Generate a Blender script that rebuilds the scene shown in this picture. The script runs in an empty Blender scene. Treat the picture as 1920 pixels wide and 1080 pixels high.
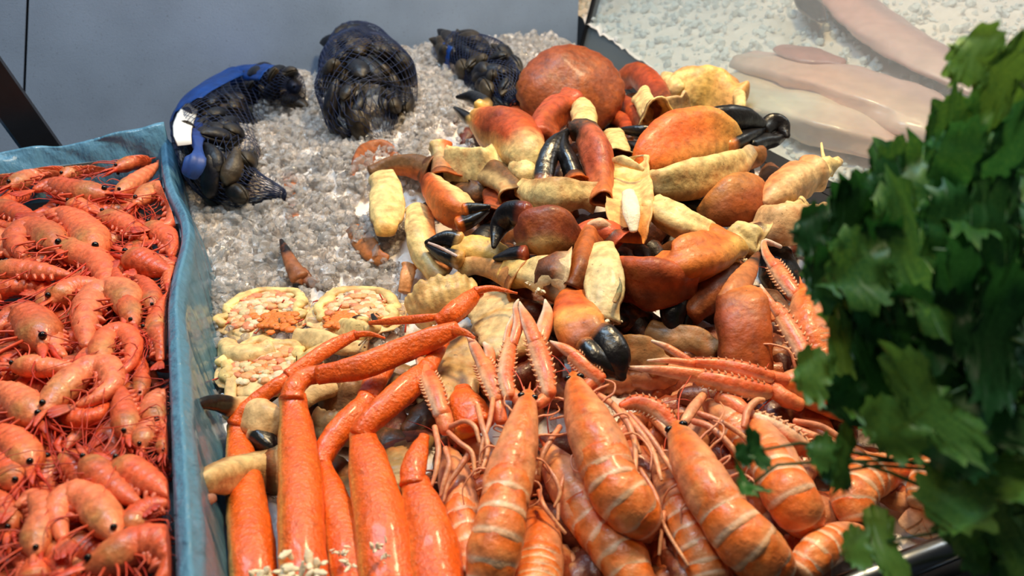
import bpy, bmesh, math, random
import numpy as np
from mathutils import Vector
random.seed(11); rng = np.random.default_rng(11)
S = bpy.context.scene
COL = S.collection
# ------------------------------------------------------------------ camera
F = 1470.0; PITCH = math.atan(845/1470.); CAMZ = 0.58; PSI = math.radians(21.9)
cs, sn = math.cos(PITCH), math.sin(PITCH)
cam = bpy.data.cameras.new('camera'); camo = bpy.data.objects.new('camera', cam); COL.objects.link(camo)
cam.sensor_width = 36; cam.lens = 36*F/1920; cam.clip_start = .02
camo.location = (0, 0, CAMZ); camo.rotation_euler = (math.pi/2-PITCH, 0, 0)
cam.dof.use_dof = True; cam.dof.focus_distance = .95; cam.dof.aperture_fstop = 5.6
S.camera = camo
# ------------------------------------------------------------------ light
w = bpy.data.worlds.new('world'); S.world = w; w.use_nodes = True
w.node_tree.nodes['Background'].inputs[0].default_value = (.62, .74, .9, 1)
w.node_tree.nodes['Background'].inputs[1].default_value = .05
def area(name, loc, target, sx, sy, e, col):
    l = bpy.data.lights.new(name, 'AREA'); l.shape = 'RECTANGLE'; l.size = sx; l.size_y = sy; l.energy = e; l.color = col
    o = bpy.data.objects.new(name, l); COL.objects.link(o); o.location = loc
    o.rotation_euler = (Vector(target)-Vector(loc)).to_track_quat('-Z', 'Y').to_euler(); return o
area('ceiling_lamp_warm', (.35, 1.3, 1.6), (.15, .75, 0), .24, .18, 27, (1, .75, .42))
area('ceiling_lamp_front', (-.45, .45, 1.8), (-.25, .7, 0), .4, .3, 6, (1, .82, .56))
area('ceiling_lamp_cool', (-.5, 1.2, 2.0), (-.4, 2.0, .2), .8, .3, 25, (.52, .76, 1))
area('ceiling_lamp_fish', (1.7, 1.7, 1.9), (1.2, 1.7, .2), .6, .6, 10, (.95, .96, .95))
S.view_settings.view_transform = 'Standard'; S.view_settings.look = 'None'
S.view_settings.exposure = .24; S.view_settings.gamma = 1
# ------------------------------------------------------------------ projection of measured places
def ray(px, py):
    u, v = (px-960)/F, (py-540)/F
    return np.array([u, cs-v*sn, -sn-v*cs])
C0 = np.array([0, 0, CAMZ])
def at_z(px, py, z):
    d = ray(px, py); return C0+d*((z-CAMZ)/d[2])
def at_d(px, py, dep): return C0+ray(px, py)*dep
EX = np.array([math.cos(PSI), math.sin(PSI), 0]); EY = np.array([-math.sin(PSI), math.cos(PSI), 0])
def ctr(x, y, z): return EX*x+EY*y+np.array([0, 0, z])      # counter frame -> world
def at_y(px, py, yc):
    d = ray(px, py); return C0+d*(yc/float(d@EY))
ANCH = [(450,480,.05),(440,560,.05),(600,480,.065),(560,380,.08),(680,300,.115),(700,420,.09),(800,200,.145),(560,150,.14),(420,260,.12),(410,380,.06),
(700,80,.15),(690,160,.15),(880,110,.15),(950,90,.15),(400,320,.09),(1070,170,.16),(900,250,.15),(1100,300,.16),(1300,250,.16),(1300,180,.14),(1500,340,.13),(1450,430,.125),
(1000,430,.145),(1200,430,.145),(830,400,.125),(1100,540,.125),(1250,530,.125),(1400,600,.115),(900,520,.095),(1080,640,.105),(720,370,.11),(1250,650,.09),
(490,590,.045),(660,590,.055),(450,780,.045),(450,900,.045),(550,760,.07),(700,700,.07),(850,620,.085),(480,1000,.065),(600,1000,.07),(800,1000,.07),
(950,800,.09),(930,1000,.08),(1120,820,.09),(1170,960,.085),(1330,920,.085),(1430,1040,.08),(1480,930,.075),(1100,1040,.06),(1300,720,.085),(1480,720,.09),
(1480,600,.105),(1600,900,.07),(1700,800,.075),(1800,700,.075),(1700,600,.08),(1650,450,.1)]
AW = np.array([at_z(*a)[:2] for a in ANCH]); AZ = np.array([a[2] for a in ANCH])
for (x_, y_, z_) in ((-.03, 1.72, .0), (.08, 1.8, .02), (-.04, 1.58, .02), (.2, 1.82, .06)):      # the ice falls off behind the crate
    AW = np.vstack([AW, ctr(x_, y_, 0)[:2]]); AZ = np.append(AZ, z_)
def T(x, y):
    d2 = (AW[:, 0]-x)**2+(AW[:, 1]-y)**2
    k = 1/(d2+.035**2)**2
    return float((k*AZ).sum()/k.sum())
def P(px, py, dz=0., base=T):
    z = .09
    for _ in range(14):
        p = at_z(px, py, z); z = .4*z+.6*(base(p[0], p[1])+dz)
    return at_z(px, py, z)
def depth(p): return float((p-C0)@np.array([0, cs, -sn]))
def mpp(p): return depth(p)/F
# ------------------------------------------------------------------ mesh tools
def lin(c):
    c = np.asarray(c, float)/255.
    return np.where(c <= .04045, c/12.92, ((c+.055)/1.055)**2.4)
def stops(st, t):
    if not isinstance(st, list): return lin(st)
    if t <= st[0][0]: return lin(st[0][1])
    for (a, ca), (b, cb) in zip(st, st[1:]):
        if t <= b:
            k = (t-a)/max(b-a, 1e-6); return lin(ca)*(1-k)+lin(cb)*k
    return lin(st[-1][1])
def cf(top, bot=None, ax='s', split=0., soft=.3):
    def f(t, s, c):
        a = stops(top, t)
        if bot is None: return a
        v = (s if ax == 's' else c)
        k = min(1, max(0, (v-split+soft)/(2*soft))); k = k*k*(3-2*k)
        return stops(bot, t)*(1-k)+a*k
    return f
class MB:
    def __init__(s): s.v = []; s.f = []; s.c = []; s.n = 0
    def add(s, v, f, c):
        v = np.asarray(v, float); k = s.n
        s.v.append(v); s.f += [tuple(i+k for i in q) for q in f]; s.n += len(v)
        c = np.asarray(c, float)
        if c.ndim == 1: c = np.tile(c, (len(v), 1))
        s.c.append(c)
        return s
    def pts(s): return np.concatenate(s.v)
def catmull(X, K):
    X = np.asarray(X, float); n = len(X)
    if n == 1: return np.repeat(X, K, 0)
    d = np.concatenate([[0], np.cumsum(np.maximum(np.linalg.norm(np.diff(X[:, :3], axis=0), axis=1), 1e-6))]); d /= d[-1]
    E = np.vstack([2*X[0]-X[1], X, 2*X[-1]-X[-2]])
    out = []
    for t in np.linspace(0, 1, K):
        i = min(max(int(np.searchsorted(d, t, 'right'))-1, 0), n-2)
        k = (t-d[i])/(d[i+1]-d[i]); a, b, c, e = E[i], E[i+1], E[i+2], E[i+3]
        out.append(.5*(2*b+(c-a)*k+(2*a-5*b+4*c-e)*k*k+(3*b-a-3*c+e)*k**3))
    return np.array(out)
def unit(v): return v/max(np.linalg.norm(v), 1e-9)
def frames(Q, up):
    Tn = np.gradient(Q, axis=0); Tn /= np.maximum(np.linalg.norm(Tn, axis=1, keepdims=True), 1e-9)
    U = np.empty_like(Q)
    for i in range(len(Q)):
        u = (C0-Q[i]) if isinstance(up, str) and up == 'cam' else np.array([0, 0, 1.]) if isinstance(up, str) else np.asarray(up, float)
        u = unit(u); u = u-Tn[i]*(u@Tn[i])
        if np.linalg.norm(u) < 1e-3: u = np.cross(Tn[i], [1, 0, 0])
        U[i] = unit(u)
    return Tn, U, np.cross(Tn, U)
def sweep(mb, Pr, col, up='cam', flat=.8, ft=1., fb=1., n=12, K=14, cap=(.6, .6), jit=0., rmod=None, open1=None, roll=0., pw=1., twist=0., sec=None, lump=0.):
    """Pr: rows x,y,z,r in metres; a lofted body with elliptical sections."""
    Q = catmull(Pr, K); r = np.maximum(Q[:, 3], 2e-4); Q = Q[:, :3]; t = np.linspace(0, 1, K)
    if rmod is not None: r = r*np.array([rmod(x) for x in t])
    Tn, U, Sd = frames(Q, up)
    if roll or twist:
        a = math.radians(roll)+math.radians(twist)*(t-.5); ca, sa = np.cos(a)[:, None], np.sin(a)[:, None]
        U, Sd = U*ca+Sd*sa, Sd*ca-U*sa
    rows = []
    def ring(i, off, rr, tt): rows.append((Q[i]+Tn[i]*off, rr, U[i], Sd[i], tt))
    if cap[0]:
        for a in (1.5, 1.1, .6): ring(0, -cap[0]*r[0]*math.sin(a), r[0]*max(math.cos(a), .05), 0)
    for i in range(K): ring(i, 0, r[i], t[i])
    if open1 is None:
        if cap[1]:
            for a in (.6, 1.1, 1.5): ring(K-1, cap[1]*r[-1]*math.sin(a), r[-1]*max(math.cos(a), .05), 1)
    else:
        L = r[-1]
        ring(K-1, 0, r[-1]*.86, 1.0); ring(K-1, -L*.5, r[-1]*.74, 1.01); ring(K-1, -L*1.0, r[-1]*.4, 1.02); ring(K-1, -L*1.05, r[-1]*.05, 1.02)
    ang = np.linspace(0, 2*math.pi, n, endpoint=False)
    ca, sa = np.cos(ang), np.sin(ang)
    if pw != 1: ca, sa = np.sign(ca)*abs(ca)**pw, np.sign(sa)*abs(sa)**pw
    V = []; CC = []; ph = rng.random(4)*6.28
    sx = np.ones(n)
    if sec: sx = 1+sec[0]*np.cos(2*ang+sec[3])+sec[1]*np.cos(3*ang+sec[4])+sec[2]*np.cos(4*ang+sec[5])
    lph = rng.random(6)*6.28; Lm = float(np.linalg.norm(np.diff(Q, axis=0), axis=1).sum())/max(float(r.max()), 1e-5)
    for (q, rr, u, s_, tt) in rows:
        j = 1+jit*(np.sin(3*ang+ph[0]+tt*9)+np.sin(2*ang+ph[1]-tt*14)+.6*np.sin(5*ang+ph[2]+tt*23)) if jit else 1.
        j = j*sx
        if lump: j = j*(1+lump*(np.sin(2*ang+Lm*tt*1.7+lph[0])*np.sin(ang*3-Lm*tt*2.9+lph[1])+.6*np.sin(ang*5+Lm*tt*4.3+lph[2])*np.sin(Lm*tt*6.1+lph[3])))
        up_ = np.where(sa > 0, sa*ft, sa*fb)*flat
        V.append(q+np.outer(ca*rr*j, s_)+np.outer(up_*rr*j, u))
        for k in range(n):
            if open1 is not None and tt > 1: CC.append(lin(open1))
            else: CC.append(col(min(tt, 1), sa[k], ca[k]))
    R = len(rows); Fc = []
    for i in range(R-1):
        for k in range(n):
            k2 = (k+1) % n; Fc.append((i*n+k, i*n+k2, (i+1)*n+k2, (i+1)*n+k))
    Fc.append(tuple(range(n))[::-1]); Fc.append(tuple((R-1)*n+k for k in range(n)))
    mb.add(np.concatenate(V), Fc, np.array(CC)); return mb
def tube(mb, pts, r0, r1, col, n=4, K=8, up='z', flat=1.):
    pts = np.asarray(pts, float); m = len(pts)
    rr = np.linspace(r0, r1, m)[:, None]
    return sweep(mb, np.hstack([pts, rr]), cf(col) if not callable(col) else col, up=up, flat=flat, n=n, K=K, cap=(0, 0))
def px_path(pts, base=T, dz=0.):
    out = []
    for (x, y, z, r) in pts:
        p = P(x, y, z+dz, base); out.append([*p, r*mpp(p)])
    return np.array(out)
SPH = None
def ball(mb, c, r, col, sc=(1, 1, 1), seg=8, rg=6):
    V = []; Fc = []
    for i in range(rg+1):
        a = math.pi*i/rg
        for k in range(seg):
            b = 2*math.pi*k/seg; V.append((math.sin(a)*math.cos(b)*sc[0], math.sin(a)*math.sin(b)*sc[1], math.cos(a)*sc[2]))
    for i in range(rg):
        for k in range(seg):
            k2 = (k+1) % seg; Fc.append((i*seg+k, (i+1)*seg+k, (i+1)*seg+k2, i*seg+k2))
    mb.add(np.array(V)*r+np.asarray(c), Fc, lin(col)); return mb
def box(mb, c, h, ax, col):
    c = np.asarray(c, float); V = []
    for i in (-1, 1):
        for j in (-1, 1):
            for k in (-1, 1): V.append(c+ax[0]*h[0]*i+ax[1]*h[1]*j+ax[2]*h[2]*k)
    mb.add(V, [(0,1,3,2),(4,6,7,5),(0,4,5,1),(2,3,7,6),(0,2,6,4),(1,5,7,3)], lin(col)); return mb
EZ = np.array([0, 0, 1.]); CAX = (EX, EY, EZ)
def build(name, mb, mat, parent=None, smooth=True, org=None):
    v = mb.pts(); 
    if parent is not None: o0 = np.array(parent['_o'])
    elif org is not None: o0 = np.asarray(org)
    else: o0 = np.array([(v[:, 0].min()+v[:, 0].max())/2, (v[:, 1].min()+v[:, 1].max())/2, v[:, 2].min()])
    me = bpy.data.meshes.new(name); me.from_pydata((v-o0).tolist(), [], mb.f)
    bm = bmesh.new(); bm.from_mesh(me); bmesh.ops.recalc_face_normals(bm, faces=bm.faces); bm.to_mesh(me); bm.free()
    ca = me.color_attributes.new('Col', 'FLOAT_COLOR', 'POINT')
    c4 = np.ones((mb.n, 4)); c4[:, :3] = np.concatenate(mb.c); ca.data.foreach_set('color', c4.ravel())
    me.polygons.foreach_set('use_smooth', [smooth]*len(me.polygons))
    me.materials.append(mat)
    o = bpy.data.objects.new(name, me); COL.objects.link(o)
    o['_o'] = [float(x) for x in o0]
    if parent is not None: o.parent = parent; o.location = (0, 0, 0)
    else: o.location = o0
    return o
def empty(name, p):
    o = bpy.data.objects.new(name, None); COL.objects.link(o); o.empty_display_size = .01
    o.location = p; o['_o'] = [float(x) for x in p]; return o
def tag(o, label, cat, group=None, kind=None):
    if label: o['label'] = label
    if cat: o['category'] = cat
    if group: o['group'] = group
    if kind: o['kind'] = kind
    return o
# ------------------------------------------------------------------ materials
def mat_base(name, col=None, rough=.4, noise=(60, .25), bump=(200, .15), spec=.5, sss=0., coat=0., metal=0., trans=0., alpha=1., rand=.0, spot=None, tint=None):
    m = bpy.data.materials.new(name); m.use_nodes = True; nt = m.node_tree; N = nt.nodes; L = nt.links
    b = N['Principled BSDF']; tc = N.new('ShaderNodeTexCoord'); 
    if col is None:
        a = N.new('ShaderNodeAttribute'); a.attribute_name = 'Col'; src = a.outputs['Color']
    else:
        a = N.new('ShaderNodeRGB'); a.outputs[0].default_value = (*lin(col), 1); src = a.outputs[0]
    nz = N.new('ShaderNodeTexNoise'); nz.inputs['Scale'].default_value = noise[0]; nz.inputs['Detail'].default_value = 5
    L.new(tc.outputs['Object'], nz.inputs['Vector'])
    mr = N.new('ShaderNodeMapRange'); mr.inputs[1].default_value = .3; mr.inputs[2].default_value = .7; mr.inputs[3].default_value = 1-noise[1]; mr.inputs[4].default_value = 1+noise[1]*.6
    L.new(nz.outputs['Fac'], mr.inputs[0])
    hs = N.new('ShaderNodeHueSaturation'); L.new(src, hs.inputs['Color'])
    if rand:
        oi = N.new('ShaderNodeObjectInfo'); m2 = N.new('ShaderNodeMapRange'); m2.inputs[3].default_value = 1-rand; m2.inputs[4].default_value = 1+rand
        L.new(oi.outputs['Random'], m2.inputs[0]); mu = N.new('ShaderNodeMath'); mu.operation = 'MULTIPLY'; L.new(mr.outputs[0], mu.inputs[0]); L.new(m2.outputs[0], mu.inputs[1]); L.new(mu.outputs[0], hs.inputs['Value'])
    else: L.new(mr.outputs[0], hs.inputs['Value'])
    out = hs.outputs['Color']
    if tint:                                                    # broad patches of another shell colour
        tz = N.new('ShaderNodeTexNoise'); tz.inputs['Scale'].default_value = tint[0]; tz.inputs['Detail'].default_value = 6; tz.inputs['Roughness'].default_value = .65
        L.new(tc.outputs['Object'], tz.inputs['Vector'])
        tr_ = N.new('ShaderNodeMapRange'); tr_.inputs[1].default_value = .48; tr_.inputs[2].default_value = .72; tr_.inputs[4].default_value = tint[2]
        L.new(tz.outputs['Fac'], tr_.inputs[0]); tm = N.new('ShaderNodeMixRGB'); tm.inputs[2].default_value = (*lin(tint[1]), 1)
        L.new(tr_.outputs[0], tm.inputs[0]); L.new(out, tm.inputs[1]); out = tm.outputs[0]
    if spot:                                                    # small pits and flecks of another colour
        vz = N.new('ShaderNodeTexNoise'); vz.inputs['Scale'].default_value = spot[0]; vz.inputs['Detail'].default_value = 2
        L.new(tc.outputs['Object'], vz.inputs['Vector'])
        sr = N.new('ShaderNodeMapRange'); sr.inputs[1].default_value = spot[1]; sr.inputs[2].default_value = spot[1]+.06; sr.inputs[4].default_value = spot[3]
        L.new(vz.outputs['Fac'], sr.inputs[0]); mx = N.new('ShaderNodeMixRGB'); mx.inputs[2].default_value = (*lin(spot[2]), 1)
        L.new(sr.outputs[0], mx.inputs[0]); L.new(out, mx.inputs[1]); out = mx.outputs[0]
    L.new(out, b.inputs['Base Color'])
    b.inputs['Roughness'].default_value = rough; b.inputs['Specular IOR Level'].default_value = spec; b.inputs['Metallic'].default_value = metal
    b.inputs['Coat Weight'].default_value = coat; b.inputs['Coat Roughness'].default_value = .12
    b.inputs['Subsurface Weight'].default_value = sss; b.inputs['Subsurface Radius'].default_value = (1, .4, .2); b.inputs['Subsurface Scale'].default_value = .004
    b.inputs['Transmission Weight'].default_value = trans; b.inputs['Alpha'].default_value = alpha
    if bump:
        n2 = N.new('ShaderNodeTexNoise'); n2.inputs['Scale'].default_value = bump[0]; n2.inputs['Detail'].default_value = 4
        L.new(tc.outputs['Object'], n2.inputs['Vector']); bp = N.new('ShaderNodeBump'); bp.inputs['Strength'].default_value = bump[1]; bp.inputs['Distance'].default_value = .002
        L.new(n2.outputs['Fac'], bp.inputs['Height']); L.new(bp.outputs[0], b.inputs['Normal'])
    return m
M = {}
M['prawn'] = mat_base('cooked_prawn_shell', rough=.4, noise=(160, .34), bump=(260, .45), sss=.12, coat=.1, rand=.18, tint=(70, (200, 62, 32), .45))
M['whisker'] = mat_base('red_whisker', rough=.45, noise=(90, .2), bump=None, rand=.15)
M['eye'] = mat_base('black_eye', (14, 11, 12), rough=.15, noise=(50, .1), bump=None)
M['crab'] = mat_base('cooked_crab_shell', rough=.48, spec=.4, noise=(85, .4), bump=(110, .8), coat=.04, rand=.08, spot=(230, .685, (84, 54, 28), .6), tint=(34, (206, 110, 44), .5))
M['black'] = mat_base('black_claw_tip', rough=.3, noise=(90, .4), bump=(140, .5), coat=.1)
M['meat'] = mat_base('white_crab_meat', rough=.5, noise=(150, .12), bump=(260, .6), sss=.2)
M['snow'] = mat_base('orange_leg_shell', rough=.38, noise=(140, .3), bump=(300, .7), coat=.15, spot=(300, .64, (240, 150, 96), .5), tint=(45, (212, 72, 16), .5))
M['lang'] = mat_base('langoustine_shell', rough=.42, noise=(90, .34), bump=(150, .7), sss=.08, coat=.1, rand=.06, tint=(42, (240, 178, 110), .5))
M['mussel'] = mat_base('mussel_shell', rough=.45, spec=.35, noise=(70, .5), bump=(120, .6), rand=.35, spot=(50, .62, (70, 62, 48), .5))
M['net'] = mat_base('blue_netting', rough=.5, noise=(40, .3), bump=None)
M['steel'] = mat_base('brushed_steel', (120, 124, 128), rough=.3, metal=1., noise=(40, .1), bump=(300, .05))
M['dark'] = mat_base('dark_metal', (52, 50, 52), rough=.38, metal=.6, noise=(30, .15), bump=(300, .08))
M['wall'] = mat_base('grey_wall_panel', (140, 158, 184), rough=.4, noise=(8, .12), bump=(420, .25), spot=(300, .66, (92, 98, 108), .5))
M['floor'] = mat_base('floor_tile', (90, 90, 92), noise=(6, .2))
M['plastic'] = mat_base('grey_plastic', (120, 128, 134), rough=.5)
M['fish'] = mat_base('fish_flesh', rough=.4, noise=(26, .12), bump=(70, .45), sss=.3, coat=.25)
M['white'] = mat_base('white_tag', (232, 232, 230), rough=.5, bump=None, noise=(40, .1))
# ------------------------------------------------------------------ the setting
def struct(name, mb, mat, smooth=False, parent=None):
    o = build(name, mb, mat, parent, smooth)
    if parent is None: o['kind'] = 'structure'
    return o
struct('floor', box(MB(), ctr(.5, 1, -.86), (4, 4, .01), CAX, (90, 90, 92)), M['floor'])
wb = struct('wall_back', box(MB(), ctr(-.25, 1.915, .3), (1.19, .03, 1.15), CAX, (70, 74, 80)), M['dark'])
def edge(p0, p1):                                               # a seam seen at two places, as x over height
    q0, q1 = at_y(*p0, 1.873), at_y(*p1, 1.873); k = float((q1-q0)@EX)/(q1[2]-q0[2]); return lambda z: float(q0@EX)+k*(z-q0[2])
s1 = edge((52, 0), (45, 180)); wl = lambda z: -1.44; wr = lambda z: .935
for fa, fb_, ga, gb in ((wl, s1, 0, -.0025), (s1, wr, .0025, 0)):
    m = MB(); V = [ctr(fn(z)+g_, y, z) for y in (1.873, 1.885) for z in (-.85, 1.45) for fn, g_ in ((fa, ga), (fb_, gb))]
    m.add(V, [(0,1,3,2),(4,6,7,5),(0,4,5,1),(2,3,7,6),(0,2,6,4),(1,5,7,3)], lin((150, 160, 175))); build('panel', m, M['wall'], wb, False)
cm = MB(); box(cm, ctr(.05, 1.08, -.43), (1.45, .8, .41), CAX, (120, 122, 124)); 
co = struct('display_counter', cm, M['steel']); tag(co, 'steel fish counter carrying the ice and trays', 'counter')
for x0, x1, y0, y1, z1 in ((-.06, .93, .285, .31, .03), (.86, .93, .3, 1.86, .05)):
    build('edge_strip', box(MB(), ctr((x0+x1)/2, (y0+y1)/2, z1/2-.02), ((x1-x0)/2, (y1-y0)/2, z1/2+.02), CAX, (90, 92, 95)), M['steel'], co, False)
fb = MB(); box(fb, ctr(2.2, 1.5, -.42), (1.27, 1.4, .41), CAX, (120, 122, 124)); fbo = struct('fish_counter', fb, M['steel']); tag(fbo, 'steel fish counter under the ice bed behind the glass', 'counter')
# ------------------------------------------------------------------ dark divider rail with plates, glass pane
def RZ(x, y): return .088
rail = empty('divider_rail', ctr(.9, 1.2, .0)); tag(rail, 'dark metal divider rail with light joints below the glass, right of crabs', 'rail')
build('base', box(MB(), ctr(.895, 1.1, .035), (.05, .78, .04), CAX, (40, 40, 42)), M['dark'], rail, False)
yy = .34
for k in range(16):
    for xx, hw in ((.872, .0235), (.921, .0225)):
        build('plate', box(MB(), ctr(xx, yy+.047, .08), (hw, .0455, .006), CAX, (60, 60, 62)), M['dark'], rail, False)
    yy += .095
build('joint_strip', box(MB(), ctr(.8965, 1.1, .0775), (.0015, .77, .006), CAX, (170, 172, 175)), M['steel'], rail, False)
gm = bpy.data.materials.new('hazy_glass'); gm.use_nodes = True; N = gm.node_tree.nodes; L = gm.node_tree.links
N.remove(N['Principled BSDF']); tr = N.new('ShaderNodeBsdfTransparent'); tr.inputs[0].default_value = (.93, .965, .96, 1)
df = N.new('ShaderNodeBsdfDiffuse'); df.inputs[0].default_value = (.8, .84, .84, 1); gl = N.new('ShaderNodeBsdfGlossy'); gl.inputs['Roughness'].default_value = .04
m1 = N.new('ShaderNodeMixShader'); m2 = N.new('ShaderNodeMixShader'); fz = N.new('ShaderNodeTexNoise'); fz.inputs['Scale'].default_value = 3; mr = N.new('ShaderNodeMapRange'); mr.inputs[3].default_value = .06; mr.inputs[4].default_value = .17
L.new(fz.outputs['Fac'], mr.inputs[0]); L.new(mr.outputs[0], m1.inputs[0]); L.new(tr.outputs[0], m1.inputs[1]); L.new(df.outputs[0], m1.inputs[2])
m2.inputs[0].default_value = .05; L.new(m1.outputs[0], m2.inputs[1]); L.new(gl.outputs[0], m2.inputs[2]); L.new(m2.outputs[0], N['Material Output'].inputs[0])
A = ctr(.945, .42, .086); B = ctr(.945, 1.86, .086); lean = unit(EZ+EX*.26); gn = unit(np.cross(lean, EY))
g = build('glass_divider', box(MB(), (A+B)/2+lean*.36, (.36, .72, .003), (lean, EY, gn), (220, 230, 230)), gm, None, False)
tag(g, 'hazy glass pane leaning over the dark rail in front of the fish', 'glass pane')
ge = MB(); box(ge, B+lean*.36+EY*.006, (.36, .006, .009), (lean, EY, gn), (60, 62, 66)); geo = build('glass_post', ge, M['dark'], None, False)
tag(geo, 'slim dark metal post at the far end of the glass pane', 'post')
# ------------------------------------------------------------------ leaning dark strut on the left
st = MB(); a = at_y(70, 262, 1.46); b = at_y(-70, 66, 1.46); d = unit(b-a); pn = unit(np.cross(d, EY))
box(st, (a+b)/2-d*.05, (np.linalg.norm(b-a)/2+.05, .008, .026), (d, EY, pn), (60, 52, 54)); so = empty('metal_strut', a-d*.1); tag(so, 'dark flat metal strut slanting up behind the blue-lined crate', 'strut')
build('bar', st, M['dark'], so, False)
st2 = MB(); box(st2, (a+b)/2-d*.05+pn*.027, (np.linalg.norm(b-a)/2+.05, .0095, .002), (d, EY, pn), (150, 150, 152)); build('edge_trim', st2, M['steel'], so, False)
st3 = MB(); box(st3, ctr(float(a@EX)+.02, 1.46, .03), (.05, .012, .035), CAX, (60, 55, 55)); build('foot', st3, M['dark'], so, False)
# ------------------------------------------------------------------ front rails
def rod(name, y, z, r, x0, x1, label):
    e = empty(name, ctr((x0+x1)/2, y, 0)); tag(e, label, 'rail')
    m = MB(); tube(m, [ctr(x0, y, z), ctr((x0+x1)/2, y, z), ctr(x1, y, z)], r, r, (140, 150, 162), n=16, K=4); build('tube', m, M['steel'], e)
    for x in (x0+.01, x1-.02):
        m = MB(); tube(m, [ctr(x, y, 0), ctr(x, y, z/2), ctr(x, y, z)], r*.8, r*.8, (140, 150, 162), n=10, K=3); build('bracket', m, M['steel'], e)
rod('front_rail', .298, .052, .0115, .3, .95, 'thick steel tube rail crossing below the langoustines at bottom right')
rod('guard_rail', .262, .03, .006, .45, .95, 'thin steel rod in front of the thick rail, under the parsley')
# ------------------------------------------------------------------ crate with blue liner
cr = empty('prawn_crate', ctr(-.33, .8, 0)); tag(cr, 'shallow grey crate holding the prawns, hidden under blue film', 'crate')
X0, X1, Y0, Y1, ZR = -.66, -.07, .22, 1.335, .142
for nm, c, h in (('bottom', ((X0+X1)/2, (Y0+Y1)/2, .008), ((X1-X0)/2, (Y1-Y0)/2, .006)), ('side', (X0+.004, (Y0+Y1)/2, .07), (.004, (Y1-Y0)/2, .068)),
                 ('end', ((X0+X1)/2, Y0+.004, .07), ((X1-X0)/2, .004, .068)), ('end', ((X0+X1)/2, Y1-.004, .07), ((X1-X0)/2, .004, .068))):
    build(nm, box(MB(), ctr(*c), h, CAX, (120, 128, 134)), M['plastic'], cr, False)
sd_ = MB()
for i in range(24):
    y0_ = Y0+(Y1-Y0)*(i+.5)/24; box(sd_, ctr(X1-.004+.021*math.exp(-((y0_-1.0)/.13)**2), y0_, .066), (.004, (Y1-Y0)/46, .064), CAX, (120, 128, 134))
build('side', sd_, M['plastic'], cr, False)
lm = bpy.data.materials.new('blue_film'); lm.use_nodes = True; N = lm.node_tree.nodes; L = lm.node_tree.links
b = N['Principled BSDF']; b.inputs['Base Color'].default_value = (*lin((138, 200, 232)), 1); b.inputs['Roughness'].default_value = .16; b.inputs['Coat Weight'].default_value = .8
tl = N.new('ShaderNodeBsdfTranslucent'); tl.inputs[0].default_value = (*lin((100, 180, 205)), 1); tp = N.new('ShaderNodeBsdfTransparent'); tp.inputs[0].default_value = (*lin((130, 190, 220)), 1)
x1 = N.new('ShaderNodeMixShader'); x1.inputs[0].default_value = .35; x2 = N.new('ShaderNodeMixShader'); x2.inputs[0].default_value = .3
L.new(b.outputs[0], x1.inputs[1]); L.new(tl.outputs[0], x1.inputs[2]); L.new(x1.outputs[0], x2.inputs[1]); L.new(tp.outputs[0], x2.inputs[2]); L.new(x2.outputs[0], N['Material Output'].inputs[0])
nz = N.new('ShaderNodeTexNoise'); nz.inputs['Scale'].default_value = 30; nz.inputs['Detail'].default_value = 6; tc = N.new('ShaderNodeTexCoord'); mp = N.new('ShaderNodeMapping'); mp.inputs['Scale'].default_value = (1, 1, .35)
L.new(tc.outputs['Object'], mp.inputs[0]); L.new(mp.outputs[0], nz.inputs['Vector']); bp = N.new('ShaderNodeBump'); bp.inputs['Strength'].default_value = 1.; bp.inputs['Distance'].default_value = .014
L.new(nz.outputs['Fac'], bp.inputs['Height']); L.new(bp.outputs[0], b.inputs['Normal'])
def bulge(y): return .021*math.exp(-((y-1.0)/.13)**2)
def wob(s, k, sd): return sum(math.sin(s*k*f+sd*f*1.7)/f for f in (1, 2.3, 4.1, 7.7))/2
ln = empty('crate_liner', ctr(-.1, .8, .02)); tag(ln, 'crumpled translucent blue plastic film lining the prawn crate', 'plastic liner')
def film(name, fn, ns, nu):
    V = []; Fc = []
    for i in range(ns+1):
        for j in range(nu+1): V.append(fn(i/ns, j/nu))
    for i in range(ns):
        for j in range(nu): q = i*(nu+1)+j; Fc.append((q, q+1, q+nu+2, q+nu+1))
    m = MB(); m.add(V, Fc, lin((120, 180, 200))); o = build(name, m, lm, ln)
    s = o.modifiers.new('thick', 'SOLIDIFY'); s.thickness = .0009; s.offset = 0
def side_fn(s, u):
    y = .22+s*(Y1+.012-.22); prof = [(-.082, .06), (-.08, .11), (-.075, ZR+.002), (-.066, ZR+.007), (-.059, ZR-.004), (-.055, .11), (-.05, .06), (-.038, .016)]
    k = u*(len(prof)-1); i = min(int(k), len(prof)-2); f = k-i
    x = prof[i][0]*(1-f)+prof[i+1][0]*f; z = prof[i][1]*(1-f)+prof[i+1][1]*f
    o = max(0, u-.45); x += bulge(y)
    x += wob(y, 9, 1)*.012*o+wob(y, 31, 2+u*2)*.011*o+.003*math.sin(u*19+y*6)*o; z += wob(y, 7, 5)*.006*(1-abs(u-.45)*1.6)
    if s > .93: z += (s-.93)/.07*.016*max(0, 1-abs(u-.45)*2.2)
    return ctr(x, y, max(z, .006))
film('side_drape', side_fn, 160, 30)
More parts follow.
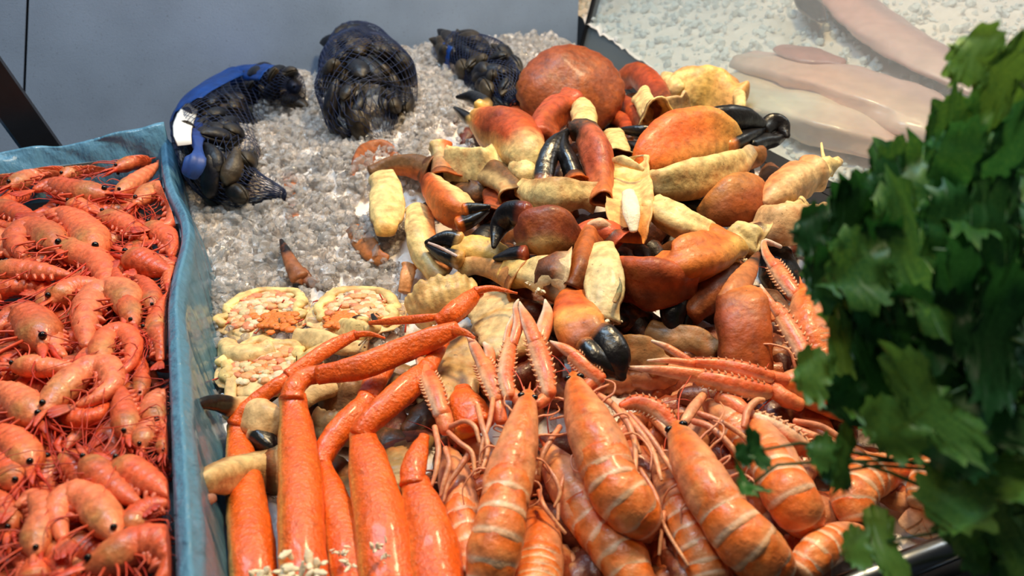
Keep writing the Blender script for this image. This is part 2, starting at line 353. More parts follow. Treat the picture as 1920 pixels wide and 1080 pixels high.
def back_fn(s, u):
    x = -.66+s*(.66-.062); prof = [(-.022, .09), (-.012, .125), (-.002, ZR+.012), (.004, ZR+.022), (.012, ZR+.006), (.018, .08), (.024, .02)]
    k = u*(len(prof)-1); i = min(int(k), len(prof)-2); f = k-i
    y = Y1+prof[i][0]*(1-f)+prof[i+1][0]*f; z = prof[i][1]*(1-f)+prof[i+1][1]*f
    y += wob(x, 24, 3+u*3)*.007; z += wob(x, 14, 6)*.012*max(0, 1-abs(u-.5)*2)+max(0, s-.8)*.09*max(0, 1-abs(u-.5)*2)
    return ctr(x, y, z)
film('back_drape', back_fn, 110, 26)
# ------------------------------------------------------------------ ice
AD = np.array([0.]*15+[.045]*(len(ANCH)-15)+[0.]*4)
for i, a in enumerate(ANCH):
    if a[:2] in ((490,590),(660,590),(450,780),(450,900)): AD[i] = .006
def H(x, y):
    d2 = (AW[:, 0]-x)**2+(AW[:, 1]-y)**2; k = 1/(d2+.03**2)**2; k /= k.sum()
    return float((k*(AZ-AD)).sum())
def grid_mesh(name, fn, xr, yr, nx, ny, amp):
    V = []; Fc = []
    for i in range(nx+1):
        for j in range(ny+1):
            x = xr[0]+(xr[1]-xr[0])*i/nx; y = yr[0]+(yr[1]-yr[0])*j/ny; p = ctr(x, y, 0)
            V.append((p[0], p[1], max(.004, fn(p[0], p[1])+amp*(wob(x, 60, 1+y*40)+wob(y, 70, 2+x*33))*.5+rng.normal()*amp*.5)))
    for i in range(nx):
        for j in range(ny): q = i*(ny+1)+j; Fc.append((q, q+1, q+ny+2, q+ny+1))
    m = MB(); m.add(V, Fc, lin((225, 228, 232))); return m
def ice_mat(name, trans, rough, col):
    m = bpy.data.materials.new(name); m.use_nodes = True; b = m.node_tree.nodes['Principled BSDF']; b.inputs['Base Color'].default_value = (*lin(col), 1)
    b.inputs['Transmission Weight'].default_value = trans; b.inputs['Roughness'].default_value = rough; b.inputs['IOR'].default_value = 1.31
    if trans < .3: b.inputs['Subsurface Weight'].default_value = .6; b.inputs['Subsurface Scale'].default_value = .01; b.inputs['Subsurface Radius'].default_value = (1, 1, 1)
    N = m.node_tree.nodes; L = m.node_tree.links; nz = N.new('ShaderNodeTexNoise'); nz.inputs['Scale'].default_value = 160; bp = N.new('ShaderNodeBump'); bp.inputs['Strength'].default_value = .5; bp.inputs['Distance'].default_value = .003
    tc = N.new('ShaderNodeTexCoord'); L.new(tc.outputs['Object'], nz.inputs['Vector']); L.new(nz.outputs['Fac'], bp.inputs['Height']); L.new(bp.outputs[0], b.inputs['Normal']); return m
M['ice'] = ice_mat('clear_ice', .8, .08, (255, 250, 246)); M['icebed'] = ice_mat('packed_ice', .1, .3, (246, 234, 226))
ico = bmesh.new(); bmesh.ops.create_icosphere(ico, subdivisions=1, radius=1); IV = np.array([v.co[:] for v in ico.verts]); IF = [tuple(v.index for v in f.verts) for f in ico.faces]; ico.free()
def chunks(pts, smin, smax):
    m = MB()
    for p in pts:
        s = smin+(smax-smin)*rng.random()**2; sc = s*(.55+.8*rng.random(3)); q, _ = np.linalg.qr(rng.normal(size=(3, 3)))
        v = IV*(1+rng.normal(size=(12, 1))*.22)*sc; m.add(v@q.T+p, IF, np.ones(3))
    return m
ibed = grid_mesh('bed', H, (-.052, .845), (.315, 1.84), 130, 200, .005)
ib = build('crushed_ice', ibed, M['icebed']); tag(ib, 'bed of crushed ice heaped under the mussels and crabs', 'ice', kind='stuff')
pts = []
while len(pts) < 15000:
    x = -.05+.89*rng.random(); y = .32+1.51*rng.random(); p = ctr(x, y, 0); d = T(p[0], p[1])-H(p[0], p[1])
    if d > .026 and rng.random() > .06: continue
    if y < .75 and rng.random() > .5: continue
    pts.append((p[0], p[1], H(p[0], p[1])+abs(rng.normal())*.006))
io = build('ice_chunks', chunks(pts, .0022, .0105), M['ice'], ib, False); io['kind'] = 'stuff'
def TF(x, y):
    xc = x*EX[0]+y*EX[1]; yc = x*EY[0]+y*EY[1]
    return .05+.2*max(0, xc-.95)+.12*max(0, yc-.9)
M['ice2'] = ice_mat('frosted_ice', .3, .3, (240, 242, 242))
fbed = grid_mesh('bed', TF, (.955, 2.7), (.3, 2.75), 110, 150, .006)
ib2 = build('crushed_ice', fbed, M['icebed']); tag(ib2, 'pale ice bed under the white fish behind the glass', 'ice', kind='stuff')
pts = []
while len(pts) < 8000:
    x = .965+1.4*rng.random(); y = .5+2.2*rng.random(); p = ctr(x, y, 0); pts.append((p[0], p[1], TF(p[0], p[1])+abs(rng.normal())*.005))
io = build('ice_chunks', chunks(pts, .004, .012), M['ice2'], ib2, False); io['kind'] = 'stuff'
# ------------------------------------------------------------------ fish behind the glass
def fish(name, label, pts, col, flat=.3, cat='fish', **kw):
    m = MB(); sweep(m, px_path(pts, TF), col, up='z', flat=flat, n=30, K=34, **kw); o = build(name, m, M['fish']); tag(o, label, cat); return o
PK = (230, 178, 158); WH = (234, 206, 178); GR = (190, 182, 168)
fish('fish_fillet', 'thick white fish fillet nearest the dark rail behind the glass', [(1375,150,.012,44),(1440,190,.02,74),(1530,215,.026,92),(1620,248,.026,86),(1690,275,.02,56)], cf([(0, GR), (.5, (222, 208, 190)), (1, PK)], WH, ax='c', split=-.2), flat=.34, lump=.07, pw=.6, cap=(.1, .1))
fish('fish_fillet', 'pinkish fish fillet lying behind the thick white fillet', [(1395,112,.02,44),(1500,135,.03,74),(1610,172,.036,92),(1720,216,.036,92),(1830,262,.03,70)], cf([(0, (200, 176, 164)), (.4, PK), (1, (238, 200, 180))], (222, 180, 170), ax='c'), flat=.3, lump=.08, pw=.6, cap=(.1, .1))
fish('fish_tail_piece', 'pink skinned fish tail piece rising to the top edge behind the glass', [(1560,-40,.035,40),(1600,10,.04,52),(1660,60,.045,62),(1750,115,.045,60),(1840,170,.04,36)], cf([(0, (200, 150, 142)), (.5, (218, 172, 164)), (1, (228, 192, 182))], (196, 160, 158), ax='c'), flat=.34, lump=.05)
fish('fish_skin_piece', 'small dark grey fish skin piece at the top edge behind the glass', [(1500,-10,.05,14),(1520,14,.055,24),(1540,38,.055,10)], cf((74, 62, 62), (120, 100, 98)), flat=.5)
fish('fish_cheek', 'round reddish fish cheek piece on top of the white fillets', [(1470,92,.05,26),(1520,106,.054,44),(1570,116,.05,26)], cf((186, 136, 128), (206, 170, 160)), flat=.3, lump=.05)
# ------------------------------------------------------------------ mussels in nets
def vmesh(name, c1, c2):
    m = MB(); L_ = .064
    Pr = np.array([[-.5*L_, 0, 0, .0025], [-.36*L_, .002, 0, .0085], [-.1*L_, .003, 0, .0145], [.2*L_, .001, 0, .0165], [.42*L_, -.002, 0, .0115], [.5*L_, -.003, 0, .005]])
    sweep(m, Pr, cf([(0, c2), (.3, c1), (.8, c1), (1, c2)], c2, split=.15), up='z', flat=.8, ft=1., fb=.06, n=14, K=14, cap=(.5, .5))
    o = build(name, m, M['mussel']); me = o.data; bpy.data.objects.remove(o); return me
VM = [vmesh('valve', (22, 24, 34), (52, 46, 40)), vmesh('valve', (34, 30, 30), (66, 56, 42)), vmesh('valve', (16, 17, 24), (34, 34, 40)), vmesh('valve', (56, 46, 34), (74, 64, 50))]
filmblue = mat_base('blue_mesh_sleeve', (22, 74, 158), rough=.35, alpha=.62, noise=(40, .3), bump=(60, .8))
def bag(label, mlabel, path, sleeve, nm):
    Pr = px_path(path); Kq, nq = 64, 60
    e = empty('mussel_net_bag', [*Pr[:, :2].mean(0), Pr[:, 2].min()-.05]); tag(e, label, 'net bag', 'net bags of mussels on the ice')
    hull = MB(); sweep(hull, Pr, cf((24, 44, 84)), up='cam', flat=.85, n=nq, K=Kq, cap=(.7, .7), jit=.025)
    V = hull.pts(); R = len(V)//nq; net = MB(); Fc = []
    for i in range(0, R-2):
        for k in range(nq):
            if (i+k) % 2 == 0: Fc.append((i*nq+k, (i+1)*nq+(k+1) % nq, (i+2)*nq+k, (i+1)*nq+(k-1) % nq))
    used = sorted({i for f in Fc for i in f}); rm = {o: n for n, o in enumerate(used)}
    net.add(V[used], [tuple(rm[i] for i in f) for f in Fc], lin((20, 36, 74)))
    o = build('netting', net, M['net'], e); w_ = o.modifiers.new('strands', 'WIREFRAME'); w_.thickness = .0011; w_.use_replace = True
    C = V.reshape(R, nq, 3); cen = C.mean(1)
    for (i0, i1, k0, k1) in sleeve:
        sm = MB(); vv = []; ff = []; ni = i1-i0; nk = k1-k0
        for i in range(i0, i1+1):
            for k in range(k0, k1+1):
                d = C[i, k % nq]-cen[i]; vv.append(cen[i]+d*(1.035+.02*math.sin(k*2.1+i*.4)))
        for i in range(ni):
            for k in range(nk): q = i*(nk+1)+k; ff.append((q, q+1, q+nk+2, q+nk+1))
        sm.add(vv, ff, lin((24, 80, 170))); so_ = build('blue_sleeve', sm, filmblue, e); s2 = so_.modifiers.new('thick', 'SOLIDIFY'); s2.thickness = .0008
    got = []
    tries = 0
    while len(got) < nm and tries < 9000:
        tries += 1
        i = int(3+rng.random()*(R-6)); k = int(rng.random()*nq); sh = .82 if rng.random() < .6 else .52
        d = C[i, k]-cen[i]; p = cen[i]+d*sh
        if np.linalg.norm(d) < .014 or (d/np.linalg.norm(d))@unit(C0-p) < -.35: continue
        if any(np.linalg.norm(p-q) < .0145 for q in got): continue
        got.append(p); n_ = Vector(unit(d+rng.normal(size=3)*.01)); 
        tvec = Vector(unit(rng.normal(size=3)+2*unit(C[min(i+3, R-1), k]-C[max(i-3, 0), k]))); xv = (tvec-n_*tvec.dot(n_)).normalized(); yv = n_.cross(xv)
        from mathutils import Matrix
        mu = bpy.data.objects.new('mussel', None); COL.objects.link(mu); mu.empty_display_size = .01
        s = min(.86+.4*rng.random(), np.linalg.norm(d)*1.5/.05); Mx = Matrix((xv, yv, n_)).transposed().to_4x4(); mu.matrix_world = Matrix.Translation(Vector(p))@Mx@Matrix.Scale(s, 4)
        tag(mu, mlabel, 'mussel', 'mussels in '+mlabel.split(' inside the ')[1])
        vm = VM[min(3, int(rng.random()**1.2*4))]
        for rx in (0, math.pi):
            v = bpy.data.objects.new('valve', vm); COL.objects.link(v); v.parent = mu; v.rotation_euler = (rx, 0, 0)
            if rx: v.scale = (1, -1, 1)
    return e
b1 = bag('left net bag of mussels with blue sleeve and white tag', 'black mussel shell inside the left net bag beside the crate', [(545,165,.045,34),(480,185,.055,62),(420,240,.06,82),(410,305,.05,70),(450,348,.035,48),(525,366,.012,16)], [(8, 42, -11, 9)], 110)
b2 = bag('middle squarish net bag of mussels on the ice', 'black mussel shell inside the middle squarish net bag', [(642,94,.06,40),(668,108,.048,70),(690,160,.03,92),(690,215,.02,82),(700,236,.01,52)], [(0, 9, -18, 16)], 118)
b3 = bag('right net bag of mussels behind the ice, beside whole crab', 'black mussel shell inside the right net bag behind ice', [(828,84,.02,20),(862,100,.025,42),(905,122,.025,52),(945,160,.02,40),(962,188,.01,20)], [(4, 26, 2, 16)], 70)
nk = MB(); sweep(nk, px_path([(372,226,.095,12),(368,256,.1,15),(371,282,.105,8),(368,302,.1,18),(356,326,.085,14)]), cf([(0, (30, 72, 150)), (.5, (14, 34, 100)), (1, (40, 76, 150))]), n=44, K=40, sec=(0, 0, .0, 0, 0, 0), jit=.05, lump=.16, flat=.55); build('gathered_neck', nk, M['net'], b1)
tg = MB(); sweep(tg, px_path([(372,176,.11,8),(356,206,.115,14),(342,240,.12,17),(346,272,.115,13)]), cf((236, 238, 240)), n=12, K=16, flat=.07, cap=(0, 0), lump=.05); o = build('tag', tg, M['white'], b1); o['label'] = 'white plastic tag'
# ------------------------------------------------------------------ prawns
PRC = [(236, 112, 68), (230, 100, 58), (240, 128, 84), (224, 94, 52)]
_build0 = build
def build(name, mb, mat, parent=None, smooth=True, org=None):
    if parent is not None and parent.name.startswith('prawn.') or parent is not None and parent.name == 'prawn':
        for v in mb.v:                                          # pressed against the film, never through it
            xc = v@EX; yc = v@EY; lim = -.081+np.array([bulge(y) for y in yc]); o = xc > lim
            v[o] -= np.outer((xc-lim)[o]*.96, EX)
            o = (yc > 1.312) & (v[:, 2] < .17); v[o] -= np.outer((yc-1.312)[o]*.95, EY)
    return _build0(name, mb, mat, parent, smooth, org)
def prawn(W, r, label, group, belly=None, full=True, olive=.8, headup=0.):
    """W: n x 3 body line, head first; r: half thickness"""
    K = 30; Q = catmull(W, K); Tn, U, Sd = frames(Q, 'z')
    if belly is None:
        a = Q[1]-Q[0]; b_ = Q[-1]-Q[K//2]; cr_ = float(np.cross(Q[K//2]-Q[0], b_)[2]); belly = -1 if cr_ > 0 else 1      # Sd = T x U points right of travel
    base = PRC[int(rng.random()*4)]; ol = (178, 138, 78); light = tuple(min(255, int(x*1.06+10)) for x in base)
    prof = [(0, .42), (.05, .66), (.14, .94), (.26, 1.06), (.38, 1.02), (.5, .95), (.66, .84), (.8, .64), (.92, .44), (1, .3)]
    px_, pr_ = zip(*prof)
    def rm(t):
        v = np.interp(t, px_, pr_)
        if t > .36: k = ((t-.36)/.64*6) % 1; v *= 1+.13*(k-.5)
        return v
    def col(t, s, c):
        o = base if t > .36 else tuple(base[i]*(1-.0)+0 for i in range(3)); cc = lin(o)
        if t <= .36:
            k = olive*max(0, 1-abs(t-.16)/.2)*min(1, max(0, .75-.45*s*0+.4*c*belly)); cc = cc*(1-k)+lin(ol)*k
        else:
            k = ((t-.36)/.64*6) % 1; e = max(0, 1-abs(k-.92)/.14); cc = cc*(1-.3*e)+lin((196, 62, 34))*.3*e
            w_ = max(0, 1-abs(k-.4)/.4)*.25; cc = cc*(1-w_)+lin(light)*w_
        b_ = max(0, c*belly-.35)*.5; return cc*(1-b_)+lin((240, 150, 110))*b_
    e = empty('prawn', Q[K//2]-U[K//2]*r); tag(e, label, 'prawn', group)
    m = MB(); sweep(m, np.hstack([Q, np.full((K, 1), r)]), col, up='z', flat=.86, n=14, K=46, cap=(.7, .5), rmod=rm, lump=.03); build('body', m, M['prawn'], e)
    hd = -Tn[0]; hp = Q[0]; red = (206, 66, 40); dk = (178, 48, 30)
    m = MB()
    for s in (-1, 1):
        m = MB(); ball(m, Q[1]+U[1]*r*.5*s+Sd[1]*r*.1*-belly+hd*r*.1, r*.2, (14, 11, 12), seg=8, rg=6); build('eye', m, M['eye'], e)
    m = MB()                                                   # rostrum and antenna scales
    top = -belly
    tube(m, [hp+Sd[0]*top*r*.25, hp+hd*r*1.2+Sd[0]*top*r*.3, hp+hd*r*2.3+Sd[0]*top*r*.55], r*.22, r*.03, red, n=5, K=6)
    for s in (-1, 1):
        q = hp+Sd[0]*belly*r*.12; sweep(m, np.array([[*(q+U[0]*s*r*.2), r*.15], [*(q+hd*r*.9+U[0]*s*r*.3), r*.26], [*(q+hd*r*1.7+U[0]*s*r*.3+Sd[0]*belly*r*.1), r*.08]]), cf([(0, base), (1, red)]), up='z', flat=.3, n=6, K=6)
    build('rostrum', m, M['prawn'], e)
    m = MB()
    for i in range(4 if full else 2):
        L_ = r*(3.5+4.5*rng.random()); sd = Sd[0]*(rng.normal()*.5+belly*.25); u = EZ*(rng.random()*.18)
        d = unit(hd+sd+u); k = unit(np.cross(d, EZ))*rng.normal()*.35
        pp = [hp, hp+d*L_*.4+k*L_*.06, hp+(d+k*.5)*L_*.75+EZ*.0015, hp+(d+k*1.2)*L_-EZ*.004]
        if full: m = MB()
        tube(m, pp, r*.05, r*.024, dk if i % 2 else red, n=4, K=8)
        if full: build('antenna', m, M['whisker'], e)
    if not full: build('antennae', m, M['whisker'], e)
    m = MB()
    for i in range(7 if full else 4):
        f = .06+.28*i/6; j = int(f*(K-1)); s = 1 if i % 2 else -1
        q = Q[j]+Sd[j]*belly*r*.75+U[j]*s*r*.25; d = unit(Sd[j]*belly*(.55+.3*rng.random())-Tn[j]*(.7-1.2*i/6)+U[j]*.15*s)
        L_ = r*(1.5+.8*rng.random()); kn = unit(-Tn[j]*.4+Sd[j]*belly*.2)
        tube(m, [q, q+d*L_*.5, q+d*L_*.8+kn*L_*.25+EZ*.001, q+d*L_*.7+kn*L_*.7], r*.085, r*.03, (214, 84, 54), n=4, K=6)
        if full: build('leg', m, M['whisker'], e); m = MB()
    if not full: build('legs', m, M['whisker'], e)
    if full:
        m = MB()
        for i in range(5):
            j = int((.44+.42*i/4)*(K-1)); q = Q[j]+Sd[j]*belly*r*.6*rm(j/(K-1))
            sweep(m, np.array([[*q, r*.16], [*(q+Sd[j]*belly*r*.35+Tn[j]*r*.15), r*.2], [*(q+Sd[j]*belly*r*.6+Tn[j]*r*.4), r*.06]]), cf((226, 110, 76)), up='z', flat=1.6, n=6, K=5)
        build('swimmerets', m, M['prawn'], e)
    m = MB(); d = Tn[-1]
    for s in (-1, -.4, .4, 1):
        dd = unit(d+Sd[-1]*s*.32+U[-1]*.12); q = Q[-1]
        sweep(m, np.array([[*q, r*.12], [*(q+dd*r*.9), r*.3], [*(q+dd*r*1.6), r*.2]]), cf([(0, base), (1, (196, 60, 34))]), up='z', flat=.25, n=6, K=5)
    build('tail_fan', m, M['prawn'], e)
    return e
def ZC(x, y): return .124
IN = 'in the blue-lined crate'
PR = [
('prawn curled into a ring near the blue film at upper right of crate', [(255,383),(285,360),(318,363),(332,391),(318,420),(290,428)], 20, .014),
('plump prawn pointing down right in the upper middle of the heap', [(180,478),(171,448),(147,420),(118,399),(88,402)], 27, .012),
('curled prawn with dark olive head at the left of the upper heap', [(112,470),(86,440),(53,430),(30,450),(41,483)], 25, .012),
('prawn bending downward just below the plump upper middle prawn', [(118,455),(145,474),(180,490),(200,522),(190,560)], 25, .008),
('straight horizontal prawn cut by left picture edge, upper third', [(-20,506),(30,507),(80,510),(130,516)], 20, .012),
('prawn with olive head and black eye facing left, mid heap', [(96,566),(120,550),(152,536),(190,532)], 23, .014),
('large bent prawn with arched back in the middle of the heap', [(240,590),(236,556),(205,546),(172,562),(160,600),(163,650)], 27, .015),
('fat prawn with brownish side at the left edge, mid heap', [(82,648),(64,606),(30,592),(-8,618)], 32, .013),
('slim prawn slanting down right across the middle right heap', [(250,610),(242,578),(226,540),(216,505)], 17, .018),
('thin short prawn tail beside the slanting slim prawn', [(285,580),(284,552),(270,528),(255,518)], 15, .014),
('stubby prawn against the blue film, mid right', [(290,626),(298,600),(310,570),(318,550)], 18, .013),
('prawn with olive head facing left beside the blue film', [(240,482),(262,490),(290,502),(318,510)], 26, .01),
('long prawn lying flat across the upper left heap', [(200,366),(160,362),(130,356),(98,346),(66,356)], 22, .012),
('slim prawn slanting up right at the upper left of the heap', [(20,350),(50,334),(80,322),(110,318)], 16, .01),
('prawn lying along the back row at far left', [(-20,326),(30,318),(70,312),(110,314)], 14, .006),
('prawn with tail fan sticking up at the back left', [(60,316),(80,306),(100,298),(120,282),(134,266)], 12, .012),
('prawn with tail fan sticking up at the back right', [(215,318),(238,308),(258,298),(270,282),(278,268)], 14, .012),
('red prawn with long feelers by the back right corner', [(222,364),(240,350),(265,332),(296,308)], 15, .008),
('prawn in the back row between the two raised tails', [(118,332),(140,318),(165,312),(195,316)], 14, .006),
('small prawn below the long flat prawn, upper heap', [(130,382),(150,388),(172,398),(192,400)], 16, .006),
('prawn slanting down right left of the ring-curled prawn', [(190,404),(222,414),(248,430),(272,450)], 19, .006),
('prawn tucked under the ring-curled prawn at the film', [(276,424),(300,436),(322,454),(322,480)], 20, .004),
('small prawn end squeezed against the blue film', [(318,500),(319,520),(316,548)], 12, .006),
('red prawn at left edge above the curled olive-headed prawn', [(-20,388),(15,394),(50,410),(70,428)], 19, .004),
('prawn half out of the left edge beside the curled one', [(-16,440),(8,456),(24,480)], 20, .004),
('upright prawn between the fat left prawn and arched one', [(88,600),(94,625),(104,655),(120,668)], 21, .008),
('prawn curled into an oval with open belly, centre of heap', [(195,690),(190,655),(205,628),(232,624),(250,646),(244,682),(222,704)], 19, .018),
('prawn bent like a hook beside the blue film, centre right', [(268,622),(290,618),(306,640),(300,676)], 18, .013),
('short prawn piece pressed on the film, centre right', [(326,606),(322,625),(310,648)], 13, .007),
('large prawn with black eye curling round, facing lower left', [(84,772),(104,744),(132,716),(166,692),(202,690),(212,718),(186,744),(146,760)], 25, .018),
('prawn lying flat with head at the left edge, above the large curled one', [(24,688),(60,686),(98,690),(142,688)], 20, .01),
('fat prawn entering from the left edge below the flat one', [(74,790),(50,764),(22,740),(-12,722)], 28, .012),
('upright prawn with black eye facing down, centre right', [(238,818),(236,790),(230,758),(228,728)], 21, .016),
('small olive prawn facing down next to the upright one', [(266,840),(270,818),(278,796),(290,780)], 18, .013),
('rounded prawn back against the blue film, centre right', [(300,796),(286,770),(296,746),(330,740)], 22, .009),
('thin prawn standing along the film below the rounded one', [(306,850),(312,822),(316,796)], 14, .012),
('prawn tail bulging under the large curled prawn', [(120,770),(150,784),(182,778),(200,756)], 18, .008),
('prawn at the left edge with head pointing to the lower centre', [(58,880),(44,850),(22,822),(-6,800)], 27, .012),
('pale prawn with black eye slanting down right, lower heap', [(160,862),(184,888),(218,918),(258,944)], 25, .016),
('olive-backed prawn with black eye next to the blue film', [(216,868),(248,884),(286,908),(322,930)], 26, .016),
('big prawn bent in an arch with black eye, lower centre', [(216,1006),(196,972),(168,938),(130,928),(106,960),(118,1010)], 28, .018),
('prawn curving along the film at lower right', [(242,1004),(254,972),(286,950),(326,944)], 23, .011),
('prawn facing down with dark eye at lower left', [(68,1040),(70,1004),(84,962),(62,930),(32,950)], 24, .016),
('largest prawn in the bottom right corner of the crate', [(166,1064),(208,1046),(258,1020),(302,1018),(324,1050),(300,1090)], 33, .02),
('prawn at the bottom edge below the downward facing one', [(66,1100),(66,1070),(60,1045)], 24, .01),
('prawn in the gap at bottom left of the largest one', [(96,1018),(108,1045),(112,1080),(108,1110)], 20, .006),
('prawn leaving the left edge in the lower third', [(30,912),(16,880),(-8,850)], 25, .008),
('prawn at left edge under the downward facing one', [(16,1000),(10,960),(-6,924)], 24, .006),
('red prawn standing on edge left of the film, centre', [(262,744),(266,712),(263,680),(256,660)], 13, .006),
('prawn under the pale one, lower middle', [(120,852),(140,880),(168,920)], 20, .002),
]
for lab, pth, r, dz in PR:
    W = np.array([P(x, y, dz*.8, ZC) for x, y in pth]); prawn(W, 1.16*r*mpp(W[len(W)//2]), lab, 'prawns '+IN)
k = 0; tries = 0
spots = []
while k < 165 and tries < 5000:                                # the layers underneath, filling the gaps
    tries += 1
    px, py = -120+470*rng.random(), 290+880*rng.random()
    z = .106+.012*rng.random() if k > 55 else .09+.008*rng.random()
    c = at_z(px, py, z); xc, yc = float(c@EX), float(c@EY)
    if xc > -.1 or xc < -.62 or yc > 1.28 or yc < .26: continue
    if sum(np.linalg.norm(c-q) < .03 for q in spots) > 1: continue
    spots.append(c); L_ = .085*(.85+.3*rng.random()); a = rng.random()*6.28; cv = (rng.random()-.5)*3.2
    W = [c+0*EZ]; h = a; pos = c.copy()
    Wl = []
    for i in range(6):
        Wl.append(pos.copy()); pos = pos+np.array([math.cos(h), math.sin(h), rng.normal()*.12])*L_/5; h += cv/5*(.4+i*.25)
    Wl = np.array(Wl); Wl += c-Wl.mean(0)
    mx = (Wl@EX).max()
    if mx > -.097: Wl -= EX*(mx+.097)
    my = (Wl@EY).max()
    if my > 1.3: Wl -= EY*(my-1.3)
    prawn(Wl, .0118*(.85+.35*rng.random()), 'cooked prawn in the lower layers of the heap, mostly covered by others', 'prawns in the lower layers of the crate', full=False); k += 1
# ------------------------------------------------------------------ crabs
OR = (222, 112, 38); RD = (156, 66, 28); BR = (116, 52, 24); CRM = (238, 208, 140); YL = (236, 188, 98); BK = (20, 17, 18); MT = (246, 228, 196); DB = (84, 46, 26); GRN = (120, 108, 70)
def SEC(): return (rng.normal()*.05, .09+.07*rng.random(), .05*rng.random(), *(rng.random(3)*6.28))
def flare(t): return 1+.16*math.exp(-((1-t)/.05)**2)-.1*math.exp(-((t-.86)/.06)**2)+.1*math.exp(-(t/.05)**2)
def seg(name, label, pts, col, cat='crab leg', group=None, mat='crab', dz=0., extra=None, **kw):
    kw.setdefault('n', 26); kw.setdefault('K', 26); kw.setdefault('jit', .012); kw.setdefault('cap', (.25, .25)); kw.setdefault('lump', .035)
    kw.setdefault('sec', SEC()); kw.setdefault('rmod', flare)
    Pr = px_path(pts, dz=dz); Pr[0, 3] *= 1.35; Pr[-1, 3] *= 1.5
    if Pr[-1, 3] > .45*Pr[:, 3].max() and name == 'crab_leg_piece': kw.setdefault('open1', (96, 56, 32))
    if extra is None:
        m = MB(); sweep(m, Pr, col, **kw); o = build(name, m, M[mat]); tag(o, label, cat, group); return o
    e = empty(name, [*Pr[:, :2].mean(0), Pr[:, 2].min()-Pr[:, 3].max()]); tag(e, label, cat, group)
    m = MB(); sweep(m, Pr, col, **kw); build('shell', m, M[mat], e); part(e, extra, dz); return e
def part(e, extra, dz=0.):
    for nm, pts, col, kw in extra:
        kw = dict(kw); mt = kw.pop('mat', 'crab'); kw.setdefault('n', 18); kw.setdefault('K', 18); kw.setdefault('lump', .05)
        m = MB(); sweep(m, px_path(pts, dz=dz), col, **kw); build(nm, m, M[mt], e)
def meat(e, spots, dz=0., name='meat'):
    m = MB()
    for (x, y, z, r) in spots:
        p = P(x, y, z+dz-.006); s = r*mpp(p)
        for i in range(9):                                      # flakes of torn flesh
            q = p+rng.normal(size=3)*s*np.array([.6, .6, .25]); d_ = unit(rng.normal(size=3)+np.array([0, .3, .2])); w_ = s*(.2+.2*rng.random())
            sweep(m, np.array([[*(q-d_*s*.5), w_*.6], [*q, w_], [*(q+d_*s*.45+rng.normal(size=3)*s*.15), w_*.4]]), cf(MT), up='z', flat=.55, n=8, K=6, jit=.12, cap=(.3, .3))
    build(name, m, M['meat'], e)
def fin(tip0, bl=.22):  # finger colouring: shell at the root, black onward
    return cf([(0, tip0), (bl, tip0), (bl+.14, BK), (1, (26, 22, 22))])
def claw(label, palm, fingers, pcol, fcol, wrist=None, wcol=None, dz=0., flat=.72, bl=.15, roll=0., group='brown crab claws in the heap', fl=.8, pn=1.):
    Pr = px_path(palm, dz=dz); e = empty('crab_claw', [*Pr[:, :2].mean(0), Pr[:, 2].min()-Pr[:, 3].max()]); tag(e, label, 'crab claw', group)
    m = MB(); sweep(m, Pr, pcol, flat=flat, n=28, K=30, jit=.01, roll=roll, sec=(0, .085, .035, 0, rng.random()*6, rng.random()*6), lump=.04); build('palm', m, M['crab'], e)
    for i, f in enumerate(fingers):
        m = MB(); Fr = px_path(f, dz=dz); sweep(m, Fr, fin(fcol, bl), flat=fl, n=18, K=34, cap=(.4, 1.1), sec=(0, .1, .03, 0, 1.57*(i*2-1), 0), lump=.03)
        Q = catmull(Fr, 9); cq = Q[:, :3]                        # low teeth along the biting edge
        o = build('movable_finger' if i == 0 else 'fixed_finger', m, M['crab'] if bl > .1 else M['black'], e)
    if wrist: 
        m = MB(); sweep(m, px_path(wrist, dz=dz), wcol or pcol, flat=.8, n=20, K=18, lump=.06); build('wrist', m, M['crab'], e)
    return e
# whole crab at the back: oval shell with scalloped rim, legs
e = empty('whole_crab', P(1072, 175, .0)); tag(e, 'whole red-brown crab with broad oval shell at the back of heap', 'crab')
cc = P(1070, 172, .022); s = mpp(cc); rx, ry = 101*s, 90*s
tl_ = unit(np.array([.1, -.74, .67])); ax1 = np.array([1., .05, 0]); ax1 = unit(ax1-tl_*(ax1@tl_)); ax2 = np.cross(tl_, ax1)
V = []; Fc = []; Cc = []; NA, NR = 64, 14
for i in range(NR+1):
    a = math.pi*i/NR
    for k in range(NA):
        b = 2*math.pi*k/NA; rr = math.sin(a); z = math.cos(a)
        sc = 1+.035*abs(math.sin(b*11))*(rr > .9)
        x = math.cos(b)*rr; y = math.sin(b)*rr*(1-.12*math.cos(b)**2)
        hz = (.044 if z > 0 else .016)*(abs(z)**.8)*(1 if z > 0 else -1)
        hz += .0035*math.sin(x*7)*math.cos(y*5)*(1 if z > 0 else 0)
        V.append(cc+ax1*rx*x*sc+ax2*ry*y*sc+tl_*hz)
        kk = max(0, -z*1.5+.25); base = lin((142, 70, 34))*(1-.35*max(0, y))+lin((120, 44, 24))*.35*max(0, y)
        Cc.append(base*(1-min(1, kk))+lin(YL)*min(1, kk))
for i in range(NR):
    for k in range(NA):
        k2 = (k+1) % NA; Fc.append((i*NA+k, (i+1)*NA+k, (i+1)*NA+k2, i*NA+k2))
m = MB(); m.add(V, Fc, np.array(Cc)); o = build('carapace', m, M['crab'], e); o['label'] = 'broad red-brown carapace'
LG = cf([(0, RD), (.6, (190, 74, 34)), (1, DB)], (206, 120, 66), split=-.2)
